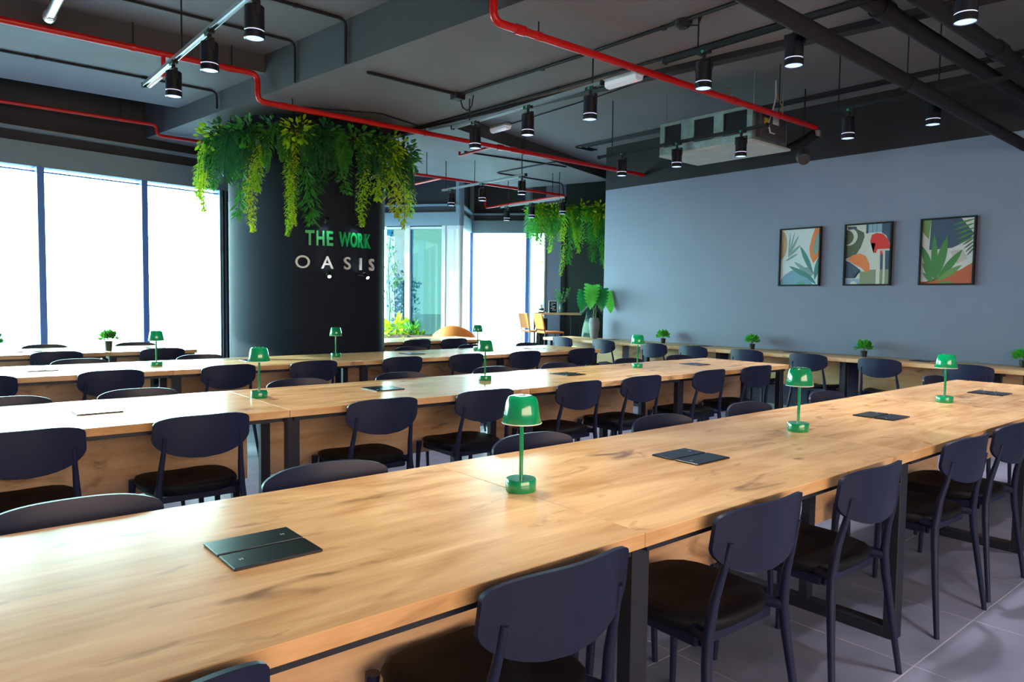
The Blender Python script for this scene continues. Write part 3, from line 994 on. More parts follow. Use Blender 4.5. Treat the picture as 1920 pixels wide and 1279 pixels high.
picture_light(608, 2.075, False, 'small spotlight above the letters H and E of the sign')
picture_light(666, 2.075, False, 'small spotlight above the letters O and R of the sign')
picture_light(611, 1.545, True, 'small spotlight below the letter A of the sign')
picture_light(671, 1.545, True, 'small spotlight below the letter I of the sign')

# ------------------------------------------------------------------ track lights
TZ = 2.95
def track(name, label, x, y0, y1, rods, hz, m):
    t = thing('light_track', label, 'track', (x, (y0 + y1) / 2, TZ), 0, 'ceiling light tracks')
    h = (y1 - y0) / 2
    bm = bmesh.new()
    box(bm, -.016, -.012, -h, h, -.013, .015); box(bm, .012, .016, -h, h, -.013, .015); box(bm, -.012, .012, -h, h, .004, .015)
    obj('rail', bm, m, t)
    for s in (-1, 1): obj('end_cap', B(-.019, .019, s * h - .008, s * h + .008, -.019, .019), BLACKM, t)
    for y, H in rods:
        obj('rod', tube(bmesh.new(), [(0, y - (y0 + y1) / 2, .015), (0, y - (y0 + y1) / 2, H - TZ)], .006, 6), BLACKM, t)
    return t
def make_spot():
    t = thing('track_spot', 'x', 'spotlight')
    obj('adaptor', B(-.02, .02, -.045, .045, -.03, -.002, bev=.003, seg=1), BLACKM, t)
    obj('knuckle', tube(bmesh.new(), [(0, 0, -.025), (0, 0, -.075)], .012, 10), BLACKM, t)
    bm = bmesh.new()
    for s in (-1, 1): box(bm, -.012, .012, s * .058 - .003, s * .058 + .003, -.135, -.062)
    box(bm, -.012, .012, -.058, .058, -.068, -.062)
    obj('yoke', bm, BLACKM, t)
    bm = bmesh.new()
    lathe(bm, [(0, -.078), (.048, -.078), (.053, -.084), (.053, -.206), (.050, -.208), (.050, -.214), (.055, -.216), (.055, -.250), (.050, -.252), (.049, -.244), (0, -.244)], 28)
    obj('housing', bm, BLACKG, t, smooth=True)
    bm = bmesh.new(); lathe(bm, [(.0502, -.2085), (.0512, -.211), (.0502, -.2135)], 28)
    obj('light_ring', bm, RINGE, t)
    bm = bmesh.new(); lathe(bm, [(0, -.2445), (.0485, -.2445), (.0485, -.2475), (0, -.2475)], 28)
    obj('lens', bm, LENS, t)
    obj('logo_disc', tube(bmesh.new(), [(-.021, 0, -.016), (-.0235, 0, -.016)], .010, 12), mat('disc_green', (.02, .3, .15), .4), t)
    return t
SPOT = make_spot(); su = [False]
SPOT_OBS = []
def put_spot(x, y, label, e=1.0):
    if not su[0]:
        su[0] = True; o = SPOT; o.location = (x, y, TZ); o['label'] = label; o['group'] = 'ceiling track spotlights'
    else:
        o = dup(SPOT, (x, y, TZ), 0, label, 'ceiling track spotlights')
    SPOT_OBS.append((o, e))
tracks = [
 ('light track at far left with bright aluminium rail', 1.50, 3.60, 6.32, [(5.32, HA)], CHROME, [5.52, 4.74, 3.99], 'left track'),
 ('light track hung below the band beam, middle of the room', 4.10, 3.85, 5.80, [(5.53, HC), (3.95, HC)], TRACKM, [5.44, 4.70, 3.97], 'middle track'),
 ('light track continuing toward the viewer at upper right', 4.05, 1.1, 3.22, [(2.95, HC)], BLACKM, [2.90, 2.27, 1.37], 'upper right track'),
 ('light track passing in front of the air conditioning unit', 6.17, 3.70, 5.82, [(5.62, HD)], BLACKM, [5.47, 4.72, 3.97], 'track by the air unit'),
 ('light track at right above the end of front table', 6.14, 1.0, 3.22, [(3.02, HD), (2.24, HD)], BLACKM, [2.93, 2.27, 1.5], 'right hand track'),
 ('far light track with pale rail beyond the column', 6.33, 7.28, 9.22, [(9.12, HE), (7.36, HE)], TRACKM, [8.98, 8.22, 7.36], 'far pale track'),
 ('farthest light track in front of the hanging garden', 8.20, 8.45, 10.1, [(8.6, HE), (9.9, HE)], TRACKM, [9.93, 9.27, 8.52], 'farthest track'),
 ('light track above the near left end of front table', 1.50, .9, 3.0, [(2.0, HA)], CHROME, [2.75, 2.0, 1.25], 'near left track'),
 ('light track overhead in front of the near table', 2.75, -1.6, .5, [(-.5, HA)], CHROME, [.3, -.5, -1.3], 'overhead track'),
 ('light track overhead at the right of the aisle', 5.2, -1.6, .5, [(-.5, HD)], TRACKM, [.3, -.5, -1.3], 'right aisle track'),
 ('light track over the left aisle', -.9, 1.0, 5.2, [(3.0, HA)], CHROME, [4.9, 3.6, 2.3, 1.2], 'left aisle track'),
]
for lab, x, y0, y1, rods, m, spots, nm in tracks:
    track('t', lab, x, y0, y1, rods, HD, m)
    for k, y in enumerate(spots):
        put_spot(x, y, 'black cylinder spotlight, %s on the %s' % (ORD[k] if k == 0 else ORD[k] + ' from left', nm))
sl = bpy.data.lights.new('track_beam', 'SPOT')
sl.energy = SPOT_W; sl.color = (1.0, .93, .86); sl.spot_size = math.radians(92); sl.spot_blend = .9; sl.shadow_soft_size = .045
sl3 = sl.copy(); sl3.energy = SPOT_W * 1.7
for o, e in SPOT_OBS:
    lo = bpy.data.objects.new('track_beam', sl); COL.objects.link(lo); lo.parent = o
    lo.location = (0, 0, -.256)
    nm = o['label']
    if 'right hand' in nm or 'upper right' in nm: lo.data = sl3

# ------------------------------------------------------------------ red sprinkler pipes
def pipe(name, label, pts, r, m, cat='pipe', hangers=(), couplings=(), rad=.07, group=None, parts=()):
    t = thing(name, label, cat, pts[0], 0, group)
    o0 = Vector(pts[0])
    obj('pipe_run', tube(bmesh.new(), [p - o0 for p in elbow(pts, rad)], r, 14), m, t, smooth=True)
    for (x, y, z, top) in hangers:
        bm = bmesh.new(); tube(bm, [Vector((x, y, z + r)) - o0, Vector((x, y, top)) - o0], .005, 6)
        obj('hanger_rod', bm, BLACKM, t)
        bm = bmesh.new(); tube(bm, [Vector((x - .015, y, z)) - o0, Vector((x + .015, y, z)) - o0], r * 1.18, 14)
        obj('clamp', bm, m, t)
    for (p, q) in couplings:
        obj('coupling', tube(bmesh.new(), [Vector(p) - o0, Vector(q) - o0], r * 1.25, 14), m, t, smooth=True)
    for pp_, rr in parts:
        obj('branch_pipe', tube(bmesh.new(), [p - o0 for p in elbow(pp_, .04)], rr, 12), m, t, smooth=True)
    return t
Y1 = 6.66
pipe('sprinkler_pipe', 'long red sprinkler pipe stepping under the band beam above the column', [(-3.4, Y1, 3.325), (2.53, Y1, 3.325), (2.53, Y1, 3.085), (7.965, Y1, 3.068)], .026, RED,
     hangers=[(1.50, Y1, 3.325, HA), (2.30, Y1, 3.325, HA), (2.86, Y1, 3.085, HC), (4.35, Y1, 3.08, HC), (5.76, Y1, 3.075, HD)],
     couplings=[((5.35, Y1, 3.078), (5.43, Y1, 3.078)), ((5.55, Y1, 3.078), (5.63, Y1, 3.078)), ((2.74, Y1, 3.085), (2.80, Y1, 3.085))],
     parts=[([(1.73, Y1, 3.32), (1.73, Y1, 3.155), (1.73, 7.10, 3.155)], .018), ([(5.28, Y1, 3.075), (5.28, 7.32, 3.06), (5.28, 7.32, 3.11)], .016)])
Y2 = 3.71
p2 = pipe('sprinkler_pipe', 'thick red sprinkler pipe crossing the upper right of the ceiling', [(2.93, Y2, 3.52), (2.93, Y2, 3.075), (7.08, Y2, 3.075)], .027, RED,
     hangers=[(3.32, Y2, 3.075, HC), (6.38, Y2, 3.075, HD)], couplings=[((3.12, Y2, 3.075), (3.19, Y2, 3.075)), ((5.62, Y2, 3.075), (5.68, Y2, 3.075))])
BRASS = mat('brass', (.45, .27, .08), .3, .9)
def sprinkler(t, x, y, z):
    o0 = t.location
    bm = bmesh.new()
    tube(bm, [Vector((x, y, z + .02)) - o0, Vector((x, y, z + .055)) - o0], .011, 8)
    tube(bm, [Vector((x - .018, y, z + .085)) - o0, Vector((x + .018, y, z + .085)) - o0], .006, 6)
    tube(bm, [Vector((x, y, z + .05)) - o0, Vector((x, y, z + .088)) - o0], .004, 6)
    obj('sprinkler_head', bm, BRASS, t)
sprinkler(p2, 5.55, Y2, 3.075)
pipe('sprinkler_pipe', 'thin red sprinkler pipe above the left windows', [(-3.4, 9.05, 3.24), (2.27, 9.05, 3.24), (2.27, 9.05, 3.125), (3.6, 9.05, 3.12)], .019, RED,
     hangers=[(1.9, 9.05, 3.24, 3.85)])
pipe('sprinkler_pipe', 'red sprinkler pipe folding back near the far windows', [(4.6, 8.76, 3.05), (8.50, 8.76, 3.05), (8.55, 11.0, 3.05), (8.55, 11.0, 3.22)], .02, RED,
     hangers=[(5.75, 8.76, 3.05, HE), (6.6, 8.76, 3.05, HE), (8.2, 8.76, 3.05, HE), (8.54, 10.3, 3.05, 3.85)], parts=[([(6.03, 8.76, 3.05), (6.05, 9.7, 3.05)], .016)])
# black drain pipes
pipe('drain_pipe', 'thick black drain pipe crossing the top right corner', [(2.4, 2.135, 2.882), (7.96, 2.135, 2.776)], .047, BLACKM, hangers=[(5.3, 2.135, 2.826, HD)])
pipe('drain_pipe', 'second black drain pipe at upper right, behind the first', [(3.6, 1.975, 3.06), (7.96, 1.98, 3.06)], .05, BLACKM, couplings=[((4.45, 1.975, 3.06), (4.58, 1.975, 3.06))])
pipe('drain_pipe', 'third black drain pipe nearest the right frame edge', [(4.2, 1.76, 3.06), (7.96, 1.75, 3.06)], .05, BLACKM, couplings=[((5.75, 1.755, 3.06), (5.88, 1.755, 3.06))])
pipe('vent_pipe', 'short pale pipe end hanging at the top left', [(.875, 4.6, 3.35), (.886, 6.45, 3.35)], .034, CHROME, couplings=[((.886, 6.38, 3.35), (.886, 6.45, 3.35))], hangers=[(.885, 6.36, 3.35, HA)])

# conduits on soffits
def conduit(label, pts, r=.011, m=BLACKM, clips=()):
    t = thing('conduit', label, 'conduit', pts[0], 0, 'black electrical conduits')
    o0 = Vector(pts[0])
    obj('tube', tube(bmesh.new(), [p - o0 for p in elbow(pts, .06)], r, 8), m, t, smooth=True)
    for c in clips:
        obj('clip', B(-.016, .016, -.016, .016, -.014, .012), BLACKM, t, loc=Vector(c) - o0)
    return t
conduit('black conduit across the green lit left soffit', [(-3.3, 7.62, HB - .012), (cl(7.62) - .03, 7.62, HB - .012), (cl(7.62) - .03, 7.62, HC + .02)], clips=[(.95, 7.62, HB - .012), (1.8, 7.62, HB - .012)])
conduit('black conduit dropping down the beam face, nearer', [(.2, 5.40, HA - .012), (cl(5.40) - .02, 5.40, HA - .012), (cl(5.40) - .02, 5.40, HC)], .013, clips=[(2.35, 5.40, HA - .012)])
conduit('black conduit dropping down the beam face, second', [(.2, 6.16, HA - .012), (cl(6.16) - .02, 6.16, HA - .012), (cl(6.16) - .02, 6.16, HC)])
conduit('black conduit bent under the band beam to a junction', [(2.98, 5.44, HC - .012), (3.92, 5.46, HC - .012), (3.99, 3.9, HC - .012), (4.02, -2.5, HC - .012)], .013, clips=[(3.98, 4.4, HC - .012), (4.0, 3.2, HC - .012)])
conduit('black conduit along the right part of band beam', [(4.27, 7.6, HC - .012), (4.42, 5.6, HC - .012), (4.50, 3.4, HC - .012), (4.58, -2.5, HC - .012)], .013, clips=[(4.40, 5.9, HC - .012), (4.45, 4.7, HC - .012)])
conduit('thin black conduit on the beam behind the column', [(3.0, 6.9, HC - .008), (3.75, 6.55, HC - .008), (4.33, 6.75, HC - .008)], .007)
for k in range(3):
    dx = .07 * k
    conduit('black conduit, %s of three running along ceiling beside grey wall' % ['first', 'second', 'third'][k],
            [(7.55 + dx, -2.5, HD - .012), (7.55 + dx, 7.62 - .05 * k, HD - .012), (7.93, 7.62 - .05 * k, HD - .012)], .009)
conduit('thin black conduit on the far green soffit', [(6.1, 8.34, HE - .01), (7.92, 8.16, HE - .01)], .011, clips=[(7.0, 8.25, HE - .01)])
conduit('black conduit making a bend on the far green soffit', [(7.52, 7.98, HE - .01), (7.47, 9.33, HE - .01), (9.0, 9.36, HE - .01), (9.05, 9.36, 3.1)], .011)
conduit('thin conduit feeding the emergency light on the right soffit', [(6.0, 7.2, HD - .008), (5.9, 5.6, HD - .008), (5.75, 4.2, HD - .008), (5.7, 1.5, HD - .008)], .007)
# junction box with looped cable
jb_ = thing('junction_box', 'black junction box with looped cable under the beam', 'junction box', (3.92, 5.47, HC - .03))
obj('box', B(-.05, .05, -.05, .05, -.025, .03, bev=.004, seg=1), BLACKM, jb_)
obj('cable', tube(bmesh.new(), [(.03, 0, -.02), (.04, -.02, -.09), (.07, -.05, -.12), (.10, -.08, -.08), (.11, -.09, .02)], .006, 6), BLACKM, jb_)
jb2 = thing('ceiling_sensor', 'round black ceiling sensor above the upper right track', 'sensor', (4.02, 3.05, HC - .001))
obj('body', lathe(bmesh.new(), [(0, -.05), (.03, -.05), (.055, -.03), (.06, 0), (0, 0)], 20), BLACKM, jb2, smooth=True)
obj('cable', tube(bmesh.new(), [(.03, -.03, -.03), (.05, -.08, -.04), (.03, -.12, -.0)], .006, 6), BLACKM, jb2)

DIFF = mat('lit_diffuser', (.75, .76, .8), .4, emit=(.85, .88, 1), es=.22)
# emergency bulkhead lights
def bulkhead(label, loc, rz, L=.36):
    t = thing('bulkhead_light', label, 'light', loc, rz, 'white emergency bulkhead lights')
    obj('back', B(-.055, .055, -L / 2, L / 2, -.03, 0, bev=.006), WHITEP, t)
    bm = bmesh.new()
    prof = [(-.05, -.03), (-.042, -.062), (-.02, -.075), (.02, -.075), (.042, -.062), (.05, -.03)]
    a = [bm.verts.new((x, -L / 2 + .01, z)) for x, z in prof]; b = [bm.verts.new((x, L / 2 - .01, z)) for x, z in prof]
    for i in range(5): bm.faces.new((a[i], a[i + 1], b[i + 1], b[i]))
    bm.faces.new(a); bm.faces.new(b[::-1]); bm.faces.new((a[0], b[0], b[5], a[5]))
    obj('diffuser', bm, DIFF, t)
    obj('indicator', lathe(bmesh.new(), [(0, -.079), (.008, -.078), (.008, -.074), (0, -.074)], 10), mat('indicator_red', (.8, .02, .02), .4, emit=(1, .05, .05), es=2), t, loc=(0, -L / 2 + .05, 0))
    return t
bulkhead('white emergency bulkhead light beside the red pipe at right', (4.62, 4.10, HC - .002), 0)
bulkhead('white emergency bulkhead light farther left above the middle track', (5.96, 7.38, HD - .002), 0)

# ------------------------------------------------------------------ air conditioning unit
ac = thing('air_conditioner', 'galvanised ducted air conditioning unit hung by grey wall', 'air conditioner', (6.30, 4.485, 2.86))
AW, AD, AH = 1.11, .63, .345
obj('casing', B(.015, AD, -AW / 2, AW / 2, .02, AH, bev=.004, seg=1), GALV, ac)
obj('base_board', B(-.005, AD + .06, -AW / 2 - .01, AW / 2 + .01, 0, .02), ACWHITE, ac)
bm = bmesh.new()
box(bm, -.012, .015, -AW / 2, AW / 2, AH - .03, AH); box(bm, -.012, .015, -AW / 2, AW / 2, .02, .09)
for y0_, y1_ in ((-AW / 2, -AW / 2 + .06), (-.23, -.12), (.12, .28), (AW / 2 - .06, AW / 2)):
    box(bm, -.012, .015, y0_, y1_, .09, AH - .03)
obj('face_frame', bm, GALV, ac)
for y0_, y1_ in ((-AW / 2 + .06, -.23), (-.12, .12), (.28, AW / 2 - .06)):
    o = obj('outlet', B(.006, .0148, y0_, y1_, .09, AH - .03), BLACKM, ac)
    obj('louvre', B(-.010, .006, y0_, y1_, .10, .112), GALV, o)
eb = obj('electric_box', B(.05, .50, -AW / 2 - .06, -AW / 2, .05, .30, bev=.004, seg=1), mat('dark_box', (.06, .06, .075), .5), ac)
obj('rating_plate', B(.25, .36, -AW / 2 - .062, -AW / 2 - .06, .19, .26), WHITEP, eb)
obj('warning_label', B(.10, .18, -AW / 2 - .062, -AW / 2 - .06, .14, .23), mat('label_yellow', (.6, .45, .02), .5), eb)
obj('cable', tube(bmesh.new(), [(.30, -AW / 2 - .05, .62), (.29, -AW / 2 - .06, .45), (.22, -AW / 2 - .07, .30), (.12, -AW / 2 - .09, .17), (.16, -AW / 2 - .09, .09), (.28, -AW / 2 - .065, .10)], .007, 8), WHITEP, ac)
obj('cable', tube(bmesh.new(), [(.30, -AW / 2 - .05, .62), (.32, -AW / 2 - .055, .46), (.40, -AW / 2 - .06, .40), (.42, -AW / 2 - .06, .29)], .005, 8), mat('cable_yellow', (.5, .33, .05), .5), ac)
for x_ in (.05, AD - .05):
    for s in (-1, 1):
        obj('hanger_rod', tube(bmesh.new(), [(x_, s * (AW / 2 - .03), AH - .01), (x_, s * (AW / 2 - .03), HD - 2.86)], .006, 6), CHROME, ac)
bk_ = thing('cable_box', 'white cable box with dangling wire on the right soffit', 'junction box', (5.4, 3.10, HD - .002))
obj('cover', B(-.06, .06, -.05, .05, -.025, 0, bev=.003, seg=1), WHITEP, bk_)
obj('wire', tube(bmesh.new(), [(.05, -.02, -.02), (.03, -.05, -.07), (-.04, -.02, -.09), (-.09, .03, -.07)], .004, 6), CHROME, bk_)
# insulated black hose near the pipe end
hs = thing('flexible_duct', 'sagging black insulated hose beside the air conditioner', 'hose', (7.1, 3.71, 3.02))
obj('hose', tube(bmesh.new(), [(0, 0, 0), (.05, .15, -.05), (.02, .35, -.12), (-.05, .6, -.10), (-.15, .75, -.02)], [.05, .055, .05, .045, .05], 12), BLACKM, hs, smooth=True)
obj('valve', tube(bmesh.new(), [(.02, 0, .03), (.02, 0, -.03)], .035, 12), CHROME, hs)
sp = thing('wall_speaker', 'small dark projector speaker hanging below right ceiling', 'speaker', (7.3, 3.95, 2.86))
obj('rod', tube(bmesh.new(), [(0, 0, .05), (0, 0, HD - 2.86)], .008, 6), BLACKM, sp)
obj('body', tube(bmesh.new(), [(.07, .05, .03), (-.03, -.02, -.02), (-.09, -.06, -.06)], [.05, .075, .06], 16), mat('speaker_grey', (.035, .033, .04), .5), sp, smooth=True)
# ------------------------------------------------------------------ framed prints
def blob(cx, cy, rx, ry, a0=0, a1=360, n=18):
    return [(cx + rx * math.cos(math.radians(a0 + (a1 - a0) * i / n)), cy + ry * math.sin(math.radians(a0 + (a1 - a0) * i / n))) for i in range(n + (0 if a1 - a0 >= 360 else 1))]
def lf(x0, y0, x1, y1, w_, n=6):
    dx, dy = x1 - x0, y1 - y0
    L = math.hypot(dx, dy); px_, py_ = -dy / L, dx / L
    A, Bq = [], []
    for i in range(n + 1):
        s = i / n; ww = w_ * math.sin(PI * s) ** .8
        A.append((x0 + dx * s + px_ * ww, y0 + dy * s + py_ * ww)); Bq.append((x0 + dx * s - px_ * ww, y0 + dy * s - py_ * ww))
    return A + Bq[1:-1][::-1]
PAL = {}
def pc(c):
    if c not in PAL: PAL[c] = mat('paint_%d' % len(PAL), c, .6)
    return PAL[c]
NAVY, OLIVE, CREAM, REDC, ORNG, KHAKI, PBLUE = (.035, .05, .10), (.075, .085, .045), (.62, .58, .53), (.72, .015, .012), (.72, .17, .035), (.22, .23, .14), (.22, .33, .45)
PINK, LGRN, GRN, RUST, TEAL, TAN, STEELB, SAGE = (.62, .56, .57), (.14, .25, .07), (.05, .17, .035), (.50, .09, .03), (.05, .19, .18), (.50, .33, .20), (.17, .30, .42), (.20, .30, .28)
prints = [
 ('framed print of leaves with orange bloom, leftmost on grey wall', 4.30, (.62, .66, .70), [
   (blob(0, .27, .16, .26, -90, 90), TAN), ([(.87, 0), (1, 0), (1, .5), (.86, .62), (.77, .5), (.74, .35), (.8, .15)], ORNG), ([(.9, .12), (1, .1), (1, .35), (.88, .5), (.83, .38)], SAGE),
   (lf(.2, .5, .24, .04, .02), SAGE), (lf(.2, .48, .47, .10, .03), SAGE), (lf(.18, .5, .52, .28, .03), SAGE), (lf(.12, .57, .45, .44, .025), SAGE), (lf(.2, .5, .36, .03, .02), SAGE),
   ([(0, 1), (0, .93), (.12, .82), (.3, .74), (.55, .75), (.75, .85), (.85, 1)], STEELB), ([(.5, .72), (.75, .68), (.9, .8), (.8, .86)], (.22, .26, .33)),
   (lf(.86, .8, .5, .3, .055), TEAL), (lf(.85, .85, .35, .58, .04), SAGE), (lf(.85, .9, .22, .66, .045), TEAL), (lf(.9, .92, 1.0, .5, .06), TEAL), (lf(.95, 1.0, .6, .75, .04), TEAL), (blob(.55, 1.0, .13, .06, 180, 360), (.10, .30, .22))]),
 ('framed print of red and orange abstract shapes, middle of three', 3.53, CREAM, [
   ([(.0, .06), (.2, .05), (.4, .13), (.42, .2), (.34, .38), (.22, .52), (0, .56)], OLIVE), (blob(.06, .19, .20, .15), CREAM), (blob(.0, .2, .17, .125), OLIVE), ([(.02, .02), (.22, .02), (.24, .06), (.04, .07)], NAVY),
   ([(.45, .0), (.5, .0), (.5, .15), (.45, .15)], NAVY), ([(.5, 0), (.8, 0), (.8, .14), (.5, .14)], PBLUE), ([(.59, 0), (.60, 0), (.60, .14), (.59, .14)], NAVY), ([(.68, 0), (.69, 0), (.69, .14), (.68, .14)], NAVY), ([(.8, 0), (1, 0), (1, .36), (.9, .2), (.8, .15)], NAVY),
   ([(.55, .28), (.58, .18), (.68, .15), (.82, .17), (.95, .27), (1, .42), (.70, .42), (.69, .48), (.63, .48), (.67, .32), (.56, .31)], REDC),
   ([(.04, .58), (.15, .51), (.32, .48), (.46, .53), (.55, .66), (.57, .85), (.53, .85), (.38, .73), (.2, .66)], ORNG),
   ([(0, .60), (.1, .62), (.35, .76), (.36, .80), (.25, .84), (.24, .90), (0, .90)], NAVY), ([(.34, .78), (.52, .80), (.58, .76), (.70, .76), (.70, 1), (.34, 1)], KHAKI), ([(0, .91), (.32, .91), (.34, 1), (0, 1)], PBLUE), (blob(.2, 1.0, .08, .05, 180, 360), CREAM),
   ([(.78, .47), (.84, .5), (.85, .76), (.79, .76)], NAVY), ([(.89, .45), (.99, .45), (.98, .76), (.90, .76)], NAVY), ([(.79, .76), (.85, .76), (.85, 1), (.79, 1)], KHAKI), ([(.90, .76), (.98, .76), (.97, 1), (.90, 1)], KHAKI), ([(.78, .44), (.83, .46), (.83, .52), (.78, .5)], REDC)]),
 ('framed print of green plant and palm, rightmost of three', 2.755, PINK, [
   ([(.17, 0), (.75, 0), (1.0, .25), (.85, .36), (.6, .45), (.15, .47)], NAVY), ([(0, 0), (.17, 0), (.13, .3), (.0, .18)], LGRN), ([(.55, .5), (.8, .48), (.9, .62), (.7, .7)], (.50, .40, .38)),
   ([(0, .97), (.2, .97), (.45, .86), (.75, .80), (1, .68), (1, 1), (0, 1)], RUST)]
   + [(lf(1.02, .02 + .065 * i, .58 + .03 * i, .10 + .075 * i, .016), GRN) for i in range(5)] + [(lf(1.02, .30 + .05 * i, .78 + .03 * i, .42 + .055 * i, .014), OLIVE) for i in range(4)]
   + [(lf(.28, .96, .24, .22, .065), GRN), (lf(.30, .94, .50, .26, .085), GRN), (lf(.26, .92, .0, .40, .07), GRN), (lf(.32, .95, .80, .48, .065), GRN), (lf(.32, .96, .80, .72, .05), LGRN), (lf(.25, .97, .02, .66, .04), GRN), (lf(.24, .98, .03, .82, .03), GRN), (blob(.5, 1.0, .14, .03, 180, 360), LGRN)])]
def clip01(poly):
    out = poly
    for ax, lim, sgn in ((0, 0, 1), (0, 1, -1), (1, 0, 1), (1, 1, -1)):
        src, out = out, []
        for a, b in zip(src, src[1:] + src[:1]):
            ia, ib = (a[ax] - lim) * sgn >= -1e-9, (b[ax] - lim) * sgn >= -1e-9
            if ia: out.append(a)
            if ia != ib:
                t = (lim - a[ax]) / (b[ax] - a[ax])
                out.append((a[0] + (b[0] - a[0]) * t, a[1] + (b[1] - a[1]) * t))
        if not out: return []
    return out
for lab, yc, bgc, shapes in prints:
    FW, FH, ZC = .50, .67, 1.842
    t = thing('framed_print', lab, 'picture', (WX, yc, ZC - FH / 2), 0, 'framed prints on the grey wall')
    bm = bmesh.new(); fw = .016; dp = .038
    box(bm, -dp, -.001, -FW / 2, -FW / 2 + fw, 0, FH); box(bm, -dp, -.001, FW / 2 - fw, FW / 2, 0, FH)
    box(bm, -dp, -.001, -FW / 2 + fw, FW / 2 - fw, 0, fw); box(bm, -dp, -.001, -FW / 2 + fw, FW / 2 - fw, FH - fw, FH)
    obj('frame', bm, BLACKM, t)
    iw, ih = FW - 2 * fw, FH - 2 * fw
    sh = obj('print_sheet', B(-.018, -.002, -iw / 2, iw / 2, fw, FH - fw), pc(bgc), t)
    for i, (poly, c) in enumerate(shapes):
        poly = clip01(list(poly))
        if len(poly) < 3: continue
        x = -.0181 - .00012 * (i + 1)
        bm = bmesh.new()
        try:
            bm.faces.new([bm.verts.new((x, iw / 2 - u * iw, FH - fw - v * ih)) for u, v in poly])
        except Exception:
            bm.free(); continue
        bmesh.ops.triangulate(bm, faces=bm.faces[:])
        obj('printed_shape', bm, pc(c), sh)

# ------------------------------------------------------------------ small potted plants
def pot_plant(label, loc, seed, r0=.036, hp=.065, R=.072, n=300, m=None, ls=(.036, .022)):
    t = thing('potted_plant', label, 'plant', loc, 0, 'small potted plants')
    obj('pot', lathe(bmesh.new(), [(0, 0), (r0 * .8, 0), (r0, hp), (r0 * .88, hp), (r0 * .85, hp - .01), (0, hp - .01)], 20), POTB, t, smooth=True)
    r = random.Random(seed)
    bm = bmesh.new()
    for i in range(n):
        d = rvec(r).normalized(); d.z = abs(d.z) * 1.2 - .25
        p = d * R * (r.random() ** .45) + Vector((0, 0, hp + R * .38))
        leaf(bm, p, d + Vector((0, 0, .3)), rvec(r) + Vector((0, 0, 1)), ls[0] * r.uniform(.7, 1.3), ls[1] * r.uniform(.7, 1.2), seg=3)
    obj('foliage', bm, m or L_BRIGHT, t)
    bm = bmesh.new()
    for i in range(7):
        a = r.uniform(0, 6.28); tube(bm, [(0, 0, hp - .012), (.02 * math.cos(a), .02 * math.sin(a), hp + R)], .0018, 4)
    obj('stem', bm, STEMM, t)
    return t
pot_plant('small green plant in black pot, farthest left along the counter', (7.78, 6.10, .75), 1)
pot_plant('small green plant in black pot, between chairs mid counter', (7.78, 4.77, .75), 2)
pot_plant('small green plant in black pot, below the middle framed print', (7.78, 3.45, .75), 3)
pot_plant('small green plant in black pot at the right frame edge', (7.78, 2.02, .75), 4)
pot_plant('small leafy plant in dark tall pot on window corner table', (1.53, 7.95, .75), 5, .037, .095, .070, 280, L_MID)
pot_plant('dark potted plant at the left frame edge by the window', (.60, 7.95, .75), 6, .037, .095, .070, 280, L_DEEP)

# ------------------------------------------------------------------ monstera in vase
MV = (7.74, 7.33, .75)
t = thing('vase', 'tall grey concrete vase standing on left end of counter', 'vase', MV)
obj('body', lathe(bmesh.new(), [(0, 0), (.042, 0), (.055, .03), (.075, .16), (.080, .23), (.070, .285), (.058, .305), (.052, .305), (.060, .28), (.05, .2), (0, .18)], 32), CONCV, t, smooth=True)
t = thing('monstera_stems', 'bunch of glossy green monstera leaves in concrete vase', 'plant', (MV[0], MV[1], MV[2] + .2))
def monstera(bm, base, tip, nrm, W_):
    base, tip = Vector(base), Vector(tip)
    d = tip - base; L = d.length; d.normalize()
    side = d.cross(Vector(nrm)).normalized(); nn = side.cross(d).normalized()
    n = 15
    def P3(s, u): return base + d * (L * s) + side * u + nn * (-.35 * abs(u) * abs(u) / W_ - .12 * L * (s - .4) ** 2)
    prof = lambda s: W_ * 1.25 * (1 - s) ** .55 * (s + .25) ** .35
    for sg in (-1, 1):
        # lobes with slits between
        nl = 7
        for i in range(nl):
            s0 = i / nl; s1 = (i + 1) / nl
            g = .22 / nl if i < nl - 1 else 0
            a = P3(max(s0 - .0, 0), 0); b = P3(s1, 0)
            w0, w1 = prof(max(s0, .04)), prof(min(s1, .98))
            k0 = .62
            back = -.10
            v = [a, P3(s0 + back * k0, sg * w0 * k0), P3(s0 + g + back, sg * w0 * .96), P3((s0 + s1) / 2 + back, sg * (w0 + w1) / 2 * 1.02), P3(s1 - g + back, sg * w1 * .96), P3(s1 + back * k0, sg * w1 * k0), b]
            vs = [bm.verts.new(x) for x in v]
            f = vs if sg > 0 else vs[::-1]
            try: bm.faces.new(f)
            except Exception: pass
